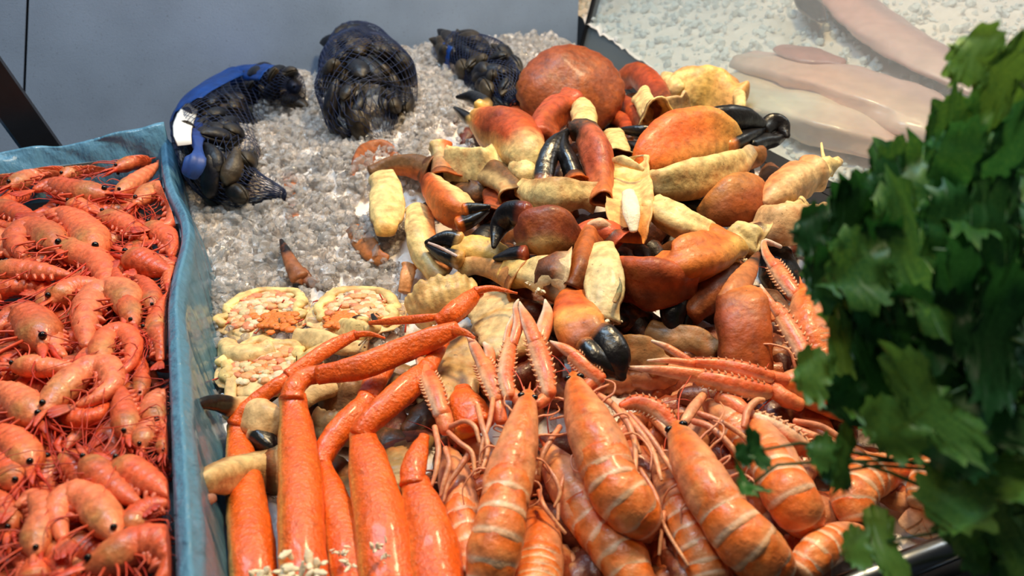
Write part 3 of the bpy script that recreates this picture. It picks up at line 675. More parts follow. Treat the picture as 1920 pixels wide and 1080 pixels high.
for pth in ([(1172,150,.0,20),(1195,140,.02,24),(1225,165,.02,24),(1248,195,.015,15)], [(1160,190,-.01,16),(1185,205,.0,17),(1205,240,.0,12)], [(1140,215,-.02,14),(1170,228,-.01,14),(1180,260,-.01,9)],
            [(985,190,-.02,15),(968,205,-.01,16),(958,232,-.01,10)], [(1000,215,-.02,15),(985,232,-.015,14),(975,250,-.01,9)]):
    m = MB(); sweep(m, px_path(pth), LG, n=12, K=14, jit=.03); build('leg', m, M['crab'], e)
g2 = 'cut crab pieces in the heap'
claw('crab claw with open black pincers pointing left over the ice', [(893,222,.02,22),(920,236,.024,42),(955,252,.028,52),(985,285,.024,42),(990,312,.015,30)],
     [[(900,205,.03,17),(908,196,.034,15),(885,182,.036,11),(857,182,.034,3)], [(890,228,.02,13),(878,222,.02,11),(865,212,.02,8),(852,202,.02,3)]], cf([(0, (214, 150, 90)), (.2, OR), (.4, RD), (.75, (200, 84, 34)), (.92, CRM)], (236, 196, 130), ax='c', split=.45, soft=.5) if 0 else cf([(0, CRM), (.5, YL), (1, CRM)], [(0, YL), (.18, (220, 104, 44)), (.36, (146, 62, 30)), (.72, (206, 84, 32)), (.92, CRM)], ax='c', split=.5, soft=.3), YL, wrist=[(975,310,.018,26),(988,330,.012,24),(985,345,.0,16)], wcol=cf(CRM, GRN), dz=.012, bl=.05)
seg('crab_leg_piece', 'cream broken crab segment with pointed upright shard, below open pincers', [(840,312,.01,24),(875,312,.014,31),(915,310,.018,33),(938,290,.02,24),(950,250,.02,9)], cf(CRM, GRN, split=-.4), group=g2, flat=.62, ft=.5, dz=.012)
seg('crab_leg_piece', 'greyish cream stump standing upright left of the heap', [(824,272,.02,15),(830,300,.012,22),(836,345,.0,24)], cf([(0, CRM), (.4, (190, 164, 120)), (1, (200, 110, 60))], (216, 110, 50), ax='c', split=-.3), group=g2, dz=.008)
seg('crab_leg_piece', 'orange crab leg joint reaching left toward the ice', [(700,330,-.005,14),(735,312,.008,18),(775,312,.012,21),(812,325,.008,20)], cf([(0, BR), (.4, OR), (1, RD)], (120, 84, 50), ax='c', split=.2), group=g2)
seg('crab_shell', 'brown flat shell fragment buried in ice at the left of heap', [(668,345,-.012,10),(690,315,-.004,34),(712,292,-.006,30),(742,318,-.012,16)], cf((150, 84, 44), (110, 60, 34)), cat='crab shell', group=g2, flat=.3)
seg('crab_leg_piece', 'pale cream oval claw underside at the left edge of heap', [(712,330,.018,17),(722,352,.022,29),(724,390,.022,33),(722,420,.016,24),(722,440,.006,10)], cf([(0, CRM), (.8, CRM), (1, YL)], (150, 112, 70), split=-.15), group=g2, flat=.75, ft=.55, dz=.008)
claw('small orange crab claw with black fingers pointing up right, left heap', [(806,340,.01,20),(822,362,.016,28),(848,388,.018,36),(872,404,.016,30)],
     [[(872,396,.028,15),(888,392,.03,12),(915,388,.03,5)], [(860,422,.02,16),(885,412,.022,13),(912,396,.024,6)]], cf([(0, RD), (.4, (232, 104, 36)), (1, OR)], CRM, ax='c', split=-.55, soft=.25), OR, dz=.01, bl=.05)
seg('crab_leg_piece', 'long cream curved claw underside running down the left heap', [(785,392,.004,18),(786,430,.01,27),(794,470,.01,27),(812,505,.004,22),(830,522,-.004,14)], cf(CRM, (214, 130, 70), ax='c', split=-.75, soft=.2), group=g2, flat=.7, ft=.6)
claw('crab claw with shut black fingers and white tooth line pointing left', [(945,482,.008,20),(915,478,.014,30),(880,474,.016,30),(858,470,.016,24)],
     [[(862,455,.024,20),(835,448,.026,15),(802,455,.026,6)], [(862,488,.018,18),(832,478,.02,14),(802,460,.022,6)]], cf(YL, (200, 140, 70), ax='c', split=-.3), (210, 160, 90), dz=.006, bl=.03)
part(bpy.data.objects['crab_claw.002'], [('tooth_line', [(803,455,.034,2),(825,464,.036,3),(856,480,.034,3)], cf((226, 200, 190)), dict(flat=.5, n=8))])
seg('crab_leg_piece', 'rounded beige knuckle with dark hollow, centre left of heap', [(905,325,.004,20),(930,332,.012,26),(952,350,.012,26),(962,372,.008,18)], cf((206, 172, 116), (120, 84, 46), ax='c', split=-.2), group=g2, dz=.006, open1=(40, 26, 18))
seg('crab_leg_piece', 'dark red leg joint deep in the centre left of the heap', [(925,360,-.004,14),(935,385,.0,26),(930,415,-.004,24)], cf(RD, DB), group=g2, dz=-.002)
seg('crab_leg_piece', 'dark brown leg stub in the gap left of centre', [(860,355,-.01,18),(885,365,-.006,24),(910,352,-.006,20)], cf((96, 66, 40), BK), group=g2)
claw('red-brown crab claw with hooked black finger in the centre of heap', [(1068,452,.008,32),(1035,440,.02,50),(1005,440,.022,48),(985,448,.02,32)],
     [[(990,404,.036,25),(958,402,.042,24),(936,426,.04,18),(926,462,.034,5)], [(985,478,.022,18),(960,480,.024,16),(930,484,.024,6)]], cf([(0, BR), (.4, (130, 60, 30)), (1, (150, 70, 40))], [(0, YL), (.5, (206, 170, 104)), (1, (196, 164, 104))], ax='c', split=-.05, soft=.2) if 0 else cf([(0, (118, 54, 28)), (.6, (130, 58, 30)), (1, (150, 70, 40))], [(0, (200, 160, 100)), (1, (206, 172, 106))], ax='c', split=-.1, soft=.22), (140, 62, 36), dz=.014, bl=.05)
seg('crab_leg_piece', 'wide cream claw underside with dark specks, centre of heap', [(972,350,.012,12),(1000,362,.018,26),(1045,366,.022,33),(1090,366,.02,28),(1120,372,.014,17)], cf(CRM, (166, 110, 60), ax='c', split=-.9), group=g2, flat=.6, ft=.5, dz=.012)
claw('upright crab claw with two long black fingers meeting at the top', [(1050,400,-.01,26),(1048,375,.0,34),(1046,352,.01,32)],
     [[(1018,350,.016,17),(1024,308,.024,19),(1040,272,.03,16),(1064,246,.034,6)], [(1080,342,.014,19),(1070,310,.022,18),(1058,280,.03,14),(1058,252,.034,5)]], cf(OR, YL), (200, 120, 60), dz=.012, bl=0.)
seg('crab_leg_piece', 'reddish brown bent limb with dark grey knob, right of upright black fingers', [(1074,242,.034,13),(1098,246,.036,24),(1118,280,.034,30),(1127,325,.028,24),(1130,375,.018,13)], cf([(0, (60, 48, 40)), (.16, (80, 60, 46)), (.26, (184, 90, 56)), (.6, (190, 86, 50)), (1, (206, 116, 60))], (190, 140, 80), ax='c', split=.55) if 0 else cf([(0, (60, 48, 40)), (.16, (80, 60, 46)), (.26, (184, 90, 56)), (.6, (190, 86, 50)), (1, (206, 116, 60))]), group=g2, dz=.014)
seg('crab_leg_piece', 'small orange triangular shell beneath the upright black fingers', [(1074,318,.022,6),(1076,332,.022,16),(1080,350,.018,20)], cf(OR, YL), group=g2, dz=.01)
seg('crab_leg_piece', 'red bent leg joint with pale cream end below the whole crab', [(1018,262,.008,22),(1022,232,.02,28),(1046,206,.028,30),(1074,196,.028,20)], cf(RD, (196, 84, 50), ax='c'), group=g2, dz=.016,
    extra=[('cream_joint', [(1086,190,.03,12),(1092,206,.032,22),(1096,232,.03,24),(1090,246,.024,16)], cf(CRM, YL), {})])
seg('crab_leg_piece', 'cream joint end right of the upright claw', [(1150,255,.006,14),(1158,275,.01,20),(1160,300,.006,18)], cf(CRM, (206, 150, 90)), group=g2)
seg('crab_leg_piece', 'cream knuckle beside the red legs of the whole crab', [(1205,182,.02,14),(1216,202,.026,20),(1232,218,.024,22)], cf(CRM, YL), group=g2, dz=.008)
seg('crab_shell', 'thin curved beige shell edge behind the big orange claw', [(1222,232,.01,20),(1255,212,.016,26),(1290,206,.014,20)], cf((196, 160, 110), (226, 190, 140)), cat='crab shell', group=g2, flat=.5, ft=-.4, dz=.006)
e = seg('crab_shell', 'upturned cream crab body with ragged rim behind the big claw', [(1262,178,.0,26),(1300,168,.008,44),(1340,172,.008,44),(1378,192,.0,24)], cf([(0, CRM), (.5, YL), (1, (230, 170, 100))], (206, 150, 92)), cat='crab shell', flat=.7, ft=.4, jit=.06, dz=.01,
    extra=[('rim', [(1290,140,.02,8),(1320,132,.022,9),(1355,146,.022,11),(1384,176,.016,12),(1388,200,.006,10)], cf(CRM, (190, 150, 96)), {}), ('shard', [(1244,140,.02,7),(1256,152,.02,16),(1272,168,.014,14)], cf(CRM, YL), {}), ('dark_gill', [(1276,144,.026,4),(1300,138,.028,6),(1318,140,.026,4)], cf((80, 66, 52)), {})])
claw('biggest orange crab claw with thick black fingers pointing right', [(1200,325,.004,18),(1222,300,.018,40),(1262,272,.028,55),(1310,258,.03,56),(1350,262,.026,42),(1372,270,.02,28)],
     [[(1328,232,.04,22),(1355,222,.046,24),(1395,222,.046,20),(1428,232,.042,9)], [(1362,276,.024,18),(1390,262,.028,18),(1415,250,.03,13),(1438,240,.03,5)]], cf([(0, OR), (.4, (236, 166, 90)), (1, CRM)], [(0, OR), (.35, (226, 96, 36)), (.65, (232, 124, 54)), (1, YL)], ax='c', split=.25, soft=.45), (232, 140, 70), wrist=[(1300,225,.04,16),(1330,222,.042,22),(1350,232,.04,16)], wcol=cf(OR, YL), dz=.02, bl=.0, fl=.9)
claw('black hooked crab finger pair beyond the biggest claw', [(1395,300,.0,20),(1410,290,.01,24),(1412,275,.016,20)], [[(1432,244,.03,13),(1446,232,.034,18),(1464,236,.034,17),(1476,254,.028,6)], [(1405,275,.018,20),(1432,266,.02,17),(1455,262,.022,12),(1474,252,.024,5)]], cf((150, 100, 54), BR), BK, dz=.02, bl=0.)
claw('black crab fingers poking out left of the biggest claw', [(1250,258,.004,18),(1232,256,.006,20),(1218,254,.006,16)], [[(1222,248,.012,13),(1195,246,.014,11),(1168,244,.012,6)], [(1220,285,.0,18),(1195,278,.002,13),(1176,270,.0,7)]], cf(YL, OR), BK, dz=.004, bl=0.)
seg('crab_leg_piece', 'long cream claw underside with black mottled tip, right of centre', [(1222,340,.014,14),(1240,344,.02,30),(1285,336,.026,37),(1340,322,.028,34),(1385,304,.026,25),(1408,284,.024,8)], cf([(0, CRM), (.7, CRM), (1, (160, 140, 120))], (214, 170, 104), ax='c', split=-.35, soft=.1) if 0 else cf((206, 160, 96), [(0, CRM), (.75, CRM), (1, (180, 160, 136))], ax='c', split=.55, soft=.15), group=g2, flat=.75, dz=.018)
e = seg('crab_leg_piece', 'hollow open crab segment with white meat inside, standing upright', [(1172,302,.024,30),(1178,330,.026,39),(1182,380,.024,41),(1182,425,.018,36),(1180,455,.008,16)], cf([(0, CRM), (.6, (226, 190, 126)), (1, (232, 150, 70))], (214, 160, 96)), group=g2, flat=.7, ft=-.55, dz=.016, K=26, n=24,
    extra=[('meat', [(1178,360,.026,12),(1184,395,.03,17),(1188,432,.028,8)], cf(MT), dict(mat='meat', flat=.5)), ('shard', [(1150,300,.036,5),(1170,302,.04,10),(1206,318,.036,4)], cf(CRM), dict(flat=.4))])
claw('shiny red-brown claw tucked under the long cream underside', [(1318,402,.0,18),(1345,392,.012,38),(1385,378,.02,50),(1415,368,.016,42),(1430,362,.008,22)], [[(1330,392,.004,16),(1295,388,.0,15),(1255,378,-.004,8)], [(1330,412,-.004,14),(1290,405,-.008,12),(1255,395,-.01,6)]], cf([(0, (150, 90, 44)), (.3, (160, 80, 38)), (1, (140, 64, 34))], (186, 120, 60), ax='c', split=-.4), (90, 60, 34), dz=.006, bl=0.)
e = seg('crab_leg_piece', 'pale peach claw piece with ragged fringe leaning on the dark rail', [(1434,386,.008,11),(1454,368,.016,30),(1492,340,.022,38),(1528,322,.022,22)], cf((236, 196, 140), (220, 150, 96), ax='c', split=-.6), group=g2, flat=.75, dz=.016, extra=[('ragged_end', [(1530,322,.024,24),(1550,312,.024,18),(1566,306,.022,12),(1578,302,.02,4)], cf(CRM, YL), dict(jit=.12, n=18)), ('fibre', [(1545,300,.026,4),(1542,285,.034,3),(1540,268,.042,2)], cf(CRM), {})])
seg('crab_leg_piece', 'peach claw segment below the ragged one, half under the parsley', [(1432,420,.0,22),(1455,424,.012,36),(1500,420,.014,34),(1548,406,.008,14)], cf((236, 190, 134), (176, 90, 54), split=-.1), group=g2, dz=.01)
seg('crab_leg_piece', 'small cream ring-like stub beside the ragged claw piece', [(1470,388,.01,9),(1490,390,.012,11),(1505,384,.012,9)], cf(CRM, YL), group=g2, dz=.012, open1=(120, 84, 50))
seg('crab_leg_piece', 'slim hollow cream segment slanting down right, right of centre', [(1222,388,.016,17),(1245,402,.02,27),(1285,424,.022,29),(1330,440,.018,22),(1366,448,.012,7)], cf([(0, CRM), (1, CRM)], (226, 180, 110), ax='c', split=-.2) if 0 else cf((222, 176, 106), CRM, ax='c', split=.35, soft=.08), group=g2, flat=.8, dz=.012)
e = seg('crab_leg_piece', 'ragged cream joint socket above the orange segment, right', [(1366,470,.006,18),(1385,455,.012,28),(1408,448,.014,34),(1424,456,.01,22)], cf(CRM, (206, 150, 110)), group=g2, jit=.1, flat=.8, dz=.012, open1=(90, 60, 44))
meat(e if e.type == 'EMPTY' else e, [(1375,482,.02,9),(1395,488,.02,8)], .01)
seg('crab_leg_piece', 'orange and yellow crab arm segment in the right of heap', [(1236,490,.012,14),(1262,500,.018,34),(1300,488,.022,46),(1340,476,.02,42),(1362,464,.014,26)], cf([(0, OR), (.5, (236, 140, 62)), (1, YL)], (226, 120, 50), ax='c', split=-.2), group=g2, dz=.014, flat=.75)
seg('crab_leg_piece', 'glossy red-brown crab arm segment between cream oval and orange segment', [(1160,520,.0,32),(1190,522,.012,42),(1225,528,.016,48),(1262,530,.014,40),(1292,528,.006,20)], cf([(0, (166, 70, 34)), (.5, RD), (1, (206, 96, 46))], BR, ax='c', split=-.2) if 0 else cf(BR, [(0, (206, 96, 46)), (.5, RD), (1, (206, 96, 46))], ax='c', split=.45), group=g2, dz=.008)
e = seg('crab_leg_piece', 'big pale cream oval claw underside in the lower centre of heap', [(1122,462,.024,20),(1128,486,.028,32),(1134,530,.03,36),(1134,570,.026,32),(1128,598,.016,20)], cf([(0, CRM), (1, (232, 210, 158))], (150, 140, 90), split=-.1), group=g2, flat=.6, ft=.45, dz=.016, extra=[('dark_edge', [(1154,510,.036,3),(1162,540,.038,5),(1152,566,.036,4)], cf((110, 108, 64)), dict(flat=.4))])
meat(e, [(1130,598,.026,12),(1146,606,.02,8),(1158,602,.016,6)], .014)
seg('crab_leg_piece', 'brown rounded leg segment left of the big cream oval', [(1110,440,.01,18),(1100,470,.018,26),(1088,510,.018,25),(1074,542,.01,16)], cf([(0, (196, 104, 50)), (.6, (176, 92, 36)), (1, (110, 60, 28))], BR, ax='c', split=-.5), group=g2, dz=.016)
seg('crab_leg_piece', 'red shell joint with cream chip above the big cream oval', [(1080,456,.006,18),(1105,440,.014,28),(1135,440,.016,30),(1160,460,.008,24)], cf(RD, (210, 90, 50), ax='c'), group=g2, dz=.008, extra=[('cream_chip', [(1105,424,.03,8),(1125,420,.034,12),(1142,426,.03,7)], cf((240, 190, 150), OR), {})])
e = seg('crab_leg_piece', 'brown tube-like segment with cream scrolled end, lower left of heap', [(870,500,.004,16),(900,500,.012,17),(945,512,.014,23),(985,530,.01,26)], cf([(0, CRM), (.2, (190, 140, 86)), (1, (196, 130, 70))], (120, 76, 40)), group=g2, dz=.006)
e = seg('crab_leg_piece', 'torn cream segment with flaky white meat, lower centre left', [(955,512,.008,22),(990,516,.014,28),(1030,520,.018,38),(1058,526,.012,32)], cf([(0, YL), (.5, CRM), (1, (236, 206, 160))], (196, 130, 80)), group=g2, jit=.06, dz=.01)
meat(e, [(1000,528,.03,9),(1015,545,.028,10),(1005,545,.024,7)], .008)
claw('orange crab claw with big black fingers pointing down, lower centre', [(1078,552,.01,30),(1078,580,.02,40),(1085,615,.022,48),(1100,640,.02,46)], [[(1120,632,.026,32),(1140,650,.028,34),(1156,675,.026,28),(1165,705,.018,10)], [(1098,650,.022,28),(1115,670,.024,28),(1138,690,.02,22),(1158,706,.014,8)]], cf([(0, OR), (.5, (216, 90, 36)), (.7, (240, 176, 90)), (.85, (216, 120, 50)), (1, (170, 90, 44))], (236, 150, 70), ax='c', split=-.7), (170, 100, 50), dz=.008, bl=.0)
claw('brown barrel-shaped crab claw standing upright near the parsley', [(1398,705,-.006,48),(1397,670,.008,49),(1395,625,.018,50),(1390,580,.02,48),(1388,560,.018,42)], [[(1368,566,.024,24),(1385,535,.028,22),(1405,505,.028,15),(1422,474,.024,4)], [(1415,568,.022,22),(1420,556,.024,20),(1424,548,.022,12)]], cf([(0, (150, 62, 24)), (.6, (176, 80, 30)), (1, (206, 120, 56))], (120, 50, 22), ax='c', split=-.6), (200, 120, 66), dz=.012, bl=.62)
seg('crab_leg_piece', 'dark brown segment under the orange arm segment, right', [(1290,590,-.006,20),(1320,560,.0,36),(1352,524,.002,36),(1376,496,.0,20)], cf((140, 76, 38), BR, ax='c'), group=g2)
claw('black crab finger hanging in the shadow right of centre', [(1275,540,-.008,22),(1272,556,-.004,26),(1268,572,-.004,24)], [[(1266,560,.0,25),(1262,590,.0,24),(1266,625,-.004,10)], [(1290,570,-.006,16),(1288,595,-.006,14),(1284,615,-.008,7)]], cf(BR, DB), BK, dz=0., bl=0.)
for lab, pts in (('beige fan-shaped shell fragment above the long langoustine claws', [(1150,640,-.004,8),(1180,655,.0,28),(1215,668,.0,30),(1240,690,-.006,14)]), ('dull brown shell fragment in the shadow above the langoustine claws', [(1215,620,-.012,14),(1260,640,-.008,30),(1310,645,-.008,28),(1340,660,-.014,12)])):
    seg('crab_shell', lab, pts, cf((160, 116, 70), (110, 74, 44)), cat='crab shell', group=g2, flat=.35)
# pieces lying in the ice on the left
claw('crab leg tip with black point sticking out of the ice', [(602,545,-.008,8),(580,530,-.002,11),(562,515,.004,16)], [[(562,522,.006,17),(548,498,.01,13),(536,472,.014,9),(527,450,.018,3)], [(562,522,.004,13),(558,535,.002,9),(556,545,.0,4)]], cf((120, 70, 44), DB), (150, 92, 56), dz=.002, bl=.45, group=None)
seg('crab_leg_piece', 'orange-brown leg piece frozen upright in the ice', [(545,335,-.006,9),(548,370,-.004,14),(552,420,-.008,11)], cf((176, 104, 60), (140, 84, 54)))
seg('crab_shell', 'brown shell splinter in the ice left of the cream curved piece', [(660,430,-.006,10),(680,455,.0,20),(700,478,-.002,18),(722,492,-.01,8)], cf((166, 100, 50), (120, 76, 44)), cat='crab shell', flat=.4)
seg('crab_shell', 'small orange shell splinter in the ice by the long curved piece', [(758,548,-.01,8),(762,525,-.004,13),(768,500,-.008,9)], cf((216, 150, 96), OR), cat='crab shell')
def body(label, c, rx, ry, roe, dz, rot=0):
    p = P(c[0], c[1], dz); s_ = mpp(p); e = empty('opened_crab', p-EZ*.02); tag(e, label, 'crab', 'upturned crab bodies in the ice')
    R = rx*s_; 
    path = [[*(p+np.array([math.cos(rot), math.sin(rot), 0])*R*k), R*w_] for k, w_ in ((-.75, .62), (-.4, 1.0), (0, 1.12), (.4, 1.0), (.75, .62))]
    m = MB(); sweep(m, np.array(path), cf((238, 206, 148), (216, 150, 90), split=-.2), up='z', flat=.24, ft=.6, n=40, K=36, lump=.1); build('shell', m, M['crab'], e)
    m = MB()
    for i in range(150):
        a = rng.random()*6.28; rr = math.sqrt(rng.random())*.72; q = p+np.array([math.cos(a+rot), 1.15*math.sin(a+rot), 0])*R*rr+EZ*R*(.2-.1*rr)
        ball(m, q, R*(.07+.09*rng.random()), [(238, 190, 148), (240, 166, 112), (232, 204, 156), (222, 136, 96), (236, 214, 180)][i % 5], sc=(.7+.7*rng.random(), .6+.5*rng.random(), .45), seg=7, rg=5)
    build('flesh', m, M['meat'], e)
    m = MB()
    for i in range(60):
        q = P(roe[0]+rng.normal()*roe[2], roe[1]+rng.normal()*roe[2]*.5, dz+R*.19); ball(m, q, R*(.05+.06*rng.random()), (236, 128, 52), sc=(1.4, 1.2, .5), seg=6, rg=5)
    build('roe', m, M['meat'], e)
    for a0, a1, rr in ((.3, 2.9, .86), (-.4, .5, .8), (2.6, 3.6, .8)):   # broken edge of the shell
        pts = []
        for k in range(6):
            a = rot+a0+(a1-a0)*k/5; pts.append([*(p+np.array([math.cos(a), 1.12*math.sin(a), 0])*R*rr*(1+.08*rng.normal())+EZ*R*(.1+.06*rng.random())), R*(.09+.06*rng.random())])
        m = MB(); sweep(m, np.array(pts), cf(CRM, YL), up='z', flat=.7, n=14, K=24, lump=.12); build('shell_edge', m, M['crab'], e)
    m = MB()
    for i in range(26):
        q = P(c[0]+rng.normal()*rx*.4, c[1]+rng.normal()*ry*.4, dz+R*.16); d_ = rng.normal(size=3)*R*.06; tube(m, [q-d_, q, q+d_], R*.02, R*.012, [(206, 70, 44), (120, 90, 60), (226, 110, 60)][i % 3], n=5, K=4)
    build('fibres', m, M['whisker'], e)
    return e
body('upturned crab body with bright orange roe, next to the blue film', (495,592), 82, 52, (515,600,18), .004, .1)
body('upturned crab body with pale orange roe, right of the brighter one', (668,592), 84, 54, (645,600,14), .004, -.1)
body('cracked crab body with pinkish flesh below the bright roe', (500,690), 84, 52, (475,690,10), .002, .2)
claw('small crab claw with curved black tip above the orange legs', [(640,615,.004,18),(662,622,.008,24),(684,622,.01,20)], [[(690,622,.014,14),(706,612,.018,9),(698,590,.02,3)], [(680,605,.014,13),(672,598,.014,8),(664,596,.014,4)]], cf(CRM, OR), CRM, dz=.004, bl=.3, group=None)
claw('cream crab claw with long black tip lying across the blue film', [(515,800,-.004,30),(490,786,.004,36),(455,772,.008,28),(430,768,.01,20)], [[(436,764,.02,20),(410,756,.036,16),(380,756,.05,11),(350,766,.06,2)], [(480,812,.0,26),(500,832,.0,22),(516,846,-.002,12)]], cf((236, 196, 140), (226, 160, 96), ax='c', split=-.6), (236, 196, 140), dz=.012, bl=.02, group=None)
e = seg('crab_leg_piece', 'cream knobbly crab segment behind the leftmost orange leg', [(376,905,.05,12),(396,898,.044,24),(440,888,.024,36),(490,880,.008,38),(535,876,.0,32)], cf((226, 192, 134), (170, 130, 84)), extra=[('knob', [(374,936,.046,7),(386,938,.044,11),(400,934,.04,9)], cf((170, 120, 100), GRN), {})], dz=.004)
seg('crab_leg_piece', 'greyish cream leg lying beside the thin orange leg', [(560,688,.0,9),(590,668,.004,14),(620,650,.004,12),(640,640,.0,6)], cf((206, 180, 120), YL))
for lab, pts in (('cream leg stubs of a crab by the film, below the bright roe', [(424,650,.0,14),(440,668,.006,26),(470,672,.008,28),(510,660,.004,16)]), ('cream crab limb piece right of the pinkish flesh', [(560,640,.0,16),(600,640,.006,22),(640,650,.006,18),(690,655,.0,10)]), ('narrow upright cream shell strip against the film', [(432,760,.01,8),(433,730,.014,10),(436,700,.012,6)]), ('cream crab piece under the crossing of the two thin orange legs', [(545,760,-.004,20),(590,735,.0,24),(640,715,.0,20)])):
    seg('crab_leg_piece', lab, pts, cf((236, 202, 142), (226, 160, 96)))
GL = 'knobbly crab shells between orange legs and heap'
for lab, pts, c in (('knobbly beige crab shell below the long curved cream piece', [(775,590,-.008,24),(810,570,.0,42),(850,560,.0,42),(890,560,-.008,22)], (222, 186, 120)),
    ('ridged beige crab belly with ring lines behind langoustine claws', [(905,560,-.006,20),(925,590,.002,44),(945,625,.004,48),(955,665,-.002,30)], (226, 196, 140)),
    ('plain beige crab belly left of the upright langoustine claws', [(815,640,-.012,26),(840,680,-.006,46),(850,720,-.006,44),(850,760,-.012,26)], (196, 160, 104)),
    ('wet brown crab shell beneath the second orange leg', [(600,735,-.014,24),(650,745,-.008,36),(710,735,-.008,30)], (150, 110, 70)),
    ('beige shell piece between the orange legs at left', [(590,790,-.014,20),(640,800,-.01,34),(690,790,-.014,20)], (206, 176, 124)),
    ('olive beige shell between the orange legs, lower down', [(730,850,-.014,20),(745,880,-.01,32),(740,930,-.014,26)], (170, 140, 90))):
    rmr = (lambda t: 1+.045*math.sin(t*48)) if 'ridged' in lab else (lambda t: 1+.05*math.sin(t*26)+.04*math.sin(t*61))
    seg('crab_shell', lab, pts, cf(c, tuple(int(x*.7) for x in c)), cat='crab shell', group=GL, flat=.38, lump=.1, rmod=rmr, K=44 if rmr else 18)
# pieces filling the heap from below
k = 0
while k < 34:
    px, py = 560+300*rng.random(), 690+330*rng.random(); p = P(px, py, -.022-.012*rng.random()); a = rng.random()*6.28; dv = np.array([math.cos(a), math.sin(a), 0]); r = .014+.008*rng.random(); L_ = r*1.6
    cl = [(120, 84, 48), (150, 116, 70), (90, 60, 34), (110, 44, 22)][k % 4]
    m = MB(); sweep(m, np.array([[*(p-dv*L_), r*.6], [*p, r], [*(p+dv*L_), r*.5]]), cf(cl), up='z', flat=.5, n=16, K=12, lump=.08, sec=SEC()); o = build('crab_shell', m, M['crab']); tag(o, 'dull brown shell lying low between the orange legs', 'crab shell', 'low shells between the orange legs'); k += 1
k = 0
while k < 150:
    px, py = 800+680*rng.random(), 190+480*rng.random()
    if (px < 900 and py > 480) or (px > 1400 and py < 330) or (px < 850 and py < 260) or py > 640 and px < 1180: continue
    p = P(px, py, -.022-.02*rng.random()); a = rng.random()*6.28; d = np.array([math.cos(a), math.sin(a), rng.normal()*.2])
    r = .014+.012*rng.random(); L_ = r*(1.6+rng.random()); c = [(96, 38, 18), (84, 40, 20), (110, 66, 36), (60, 32, 18), (40, 24, 16), BK][k % 6]  # dark browns and black put the shade of the gaps into the colour
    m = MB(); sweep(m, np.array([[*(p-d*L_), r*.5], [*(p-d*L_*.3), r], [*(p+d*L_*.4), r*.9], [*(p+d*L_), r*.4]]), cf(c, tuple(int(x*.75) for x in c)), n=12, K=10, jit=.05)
    o = build('crab_leg_piece', m, M['crab']); tag(o, 'crab piece coloured dark for the shade in the gaps of the heap', 'crab leg', 'crab pieces deep in the heap'); k += 1
# ------------------------------------------------------------------ orange snow crab legs
SN = (236, 96, 22); SN2 = (244, 128, 66)
def sleg(label, segs, torn=None, dz=0.):
    k_ = .82 if label.startswith('leftmost') else .92
    segs = [(nm, [(x, y, z, r*k_) for x, y, z, r in pts], fl) for nm, pts, fl in segs]
    P0 = px_path(segs[0][1], dz=dz); e = empty('snow_crab_limb', [*P0[:, :2].mean(0), P0[:, 2].min()-.02]); tag(e, label, 'crab leg', 'orange snow crab legs')
    for i, (nm, pts, fl) in enumerate(segs):
        m = MB(); sweep(m, px_path(pts, dz=dz), cf([(0, SN), (.5, (238, 106, 30)), (1, SN)], (240, 170, 84), ax='c' if nm == 'upper_segment' else 's', split=-.8 if nm == 'upper_segment' else -.5, soft=.12), flat=fl, n=24, K=34, jit=.008, pw=.8, cap=(.3, .3), lump=.03, sec=(.02, .05, 0, 0, 1.2+i, 0), rmod=lambda t: 1+.1*math.exp(-(t/.05)**2)+.1*math.exp(-((1-t)/.04)**2)-.06*math.exp(-((t-.9)/.06)**2))
        build(nm, m, M['snow'], e)
        if i:
            q = P(*pts[0][:3]); 
    if torn: meat(e, torn, dz, 'torn_meat')
    return e
sleg('leftmost orange snow crab leg with thin bent tip segments', [('upper_segment', [(478,1110,.0,52),(470,1020,.008,50),(460,920,.014,42),(448,840,.016,30),(445,796,.016,21)], .7), ('joint', [(442,796,.02,19),(452,778,.024,19),(480,752,.026,18),(520,722,.026,17),(540,708,.026,14)], .8), ('lower_segment', [(540,706,.028,15),(580,678,.03,17),(630,646,.03,16),(668,628,.028,11)], .7), ('tip', [(665,628,.03,8),(692,626,.03,6),(722,634,.026,2)], .7)])
sleg('second orange snow crab leg crossing to a raised bent tip', [('upper_segment', [(570,1110,.006,50),(565,1000,.016,46),(562,900,.022,43),(554,800,.026,34),(548,745,.026,25)], .75), ('joint', [(548,748,.03,23),(552,728,.034,22),(572,708,.034,20),(610,700,.034,18)], .8), ('lower_segment', [(596,704,.036,18),(680,688,.04,26),(760,656,.042,26),(830,628,.042,22),(858,616,.042,14)], .65), ('tip', [(850,620,.044,10),(872,624,.044,7),(890,634,.04,3)], .7)], torn=[(495,1078,.034,24),(525,1070,.04,28),(560,1066,.042,30),(590,1076,.038,24)])
sleg('thin orange snow crab leg end bent over beside the shells', [('lower_segment', [(824,606,.03,17),(846,590,.036,21),(872,568,.038,20),(898,546,.038,12)], .7), ('tip', [(892,546,.042,9),(925,541,.042,6),(970,550,.036,2)], .7), ('thin_claw', [(692,606,.03,4),(740,602,.034,8),(790,598,.034,9),(832,592,.032,6)], .7)])
sleg('third orange snow crab leg half behind the second', [('upper_segment', [(662,1110,-.006,42),(645,1010,.0,40),(622,930,.004,30),(604,872,.006,18)], .75), ('joint', [(600,872,.008,18),(620,830,.012,25),(660,784,.014,26),(690,748,.014,20)], .75), ('lower_segment', [(690,745,.01,20),(712,700,.01,24),(735,660,.01,20)], .7)], torn=[(640,1040,.026,14),(655,1060,.026,12)])
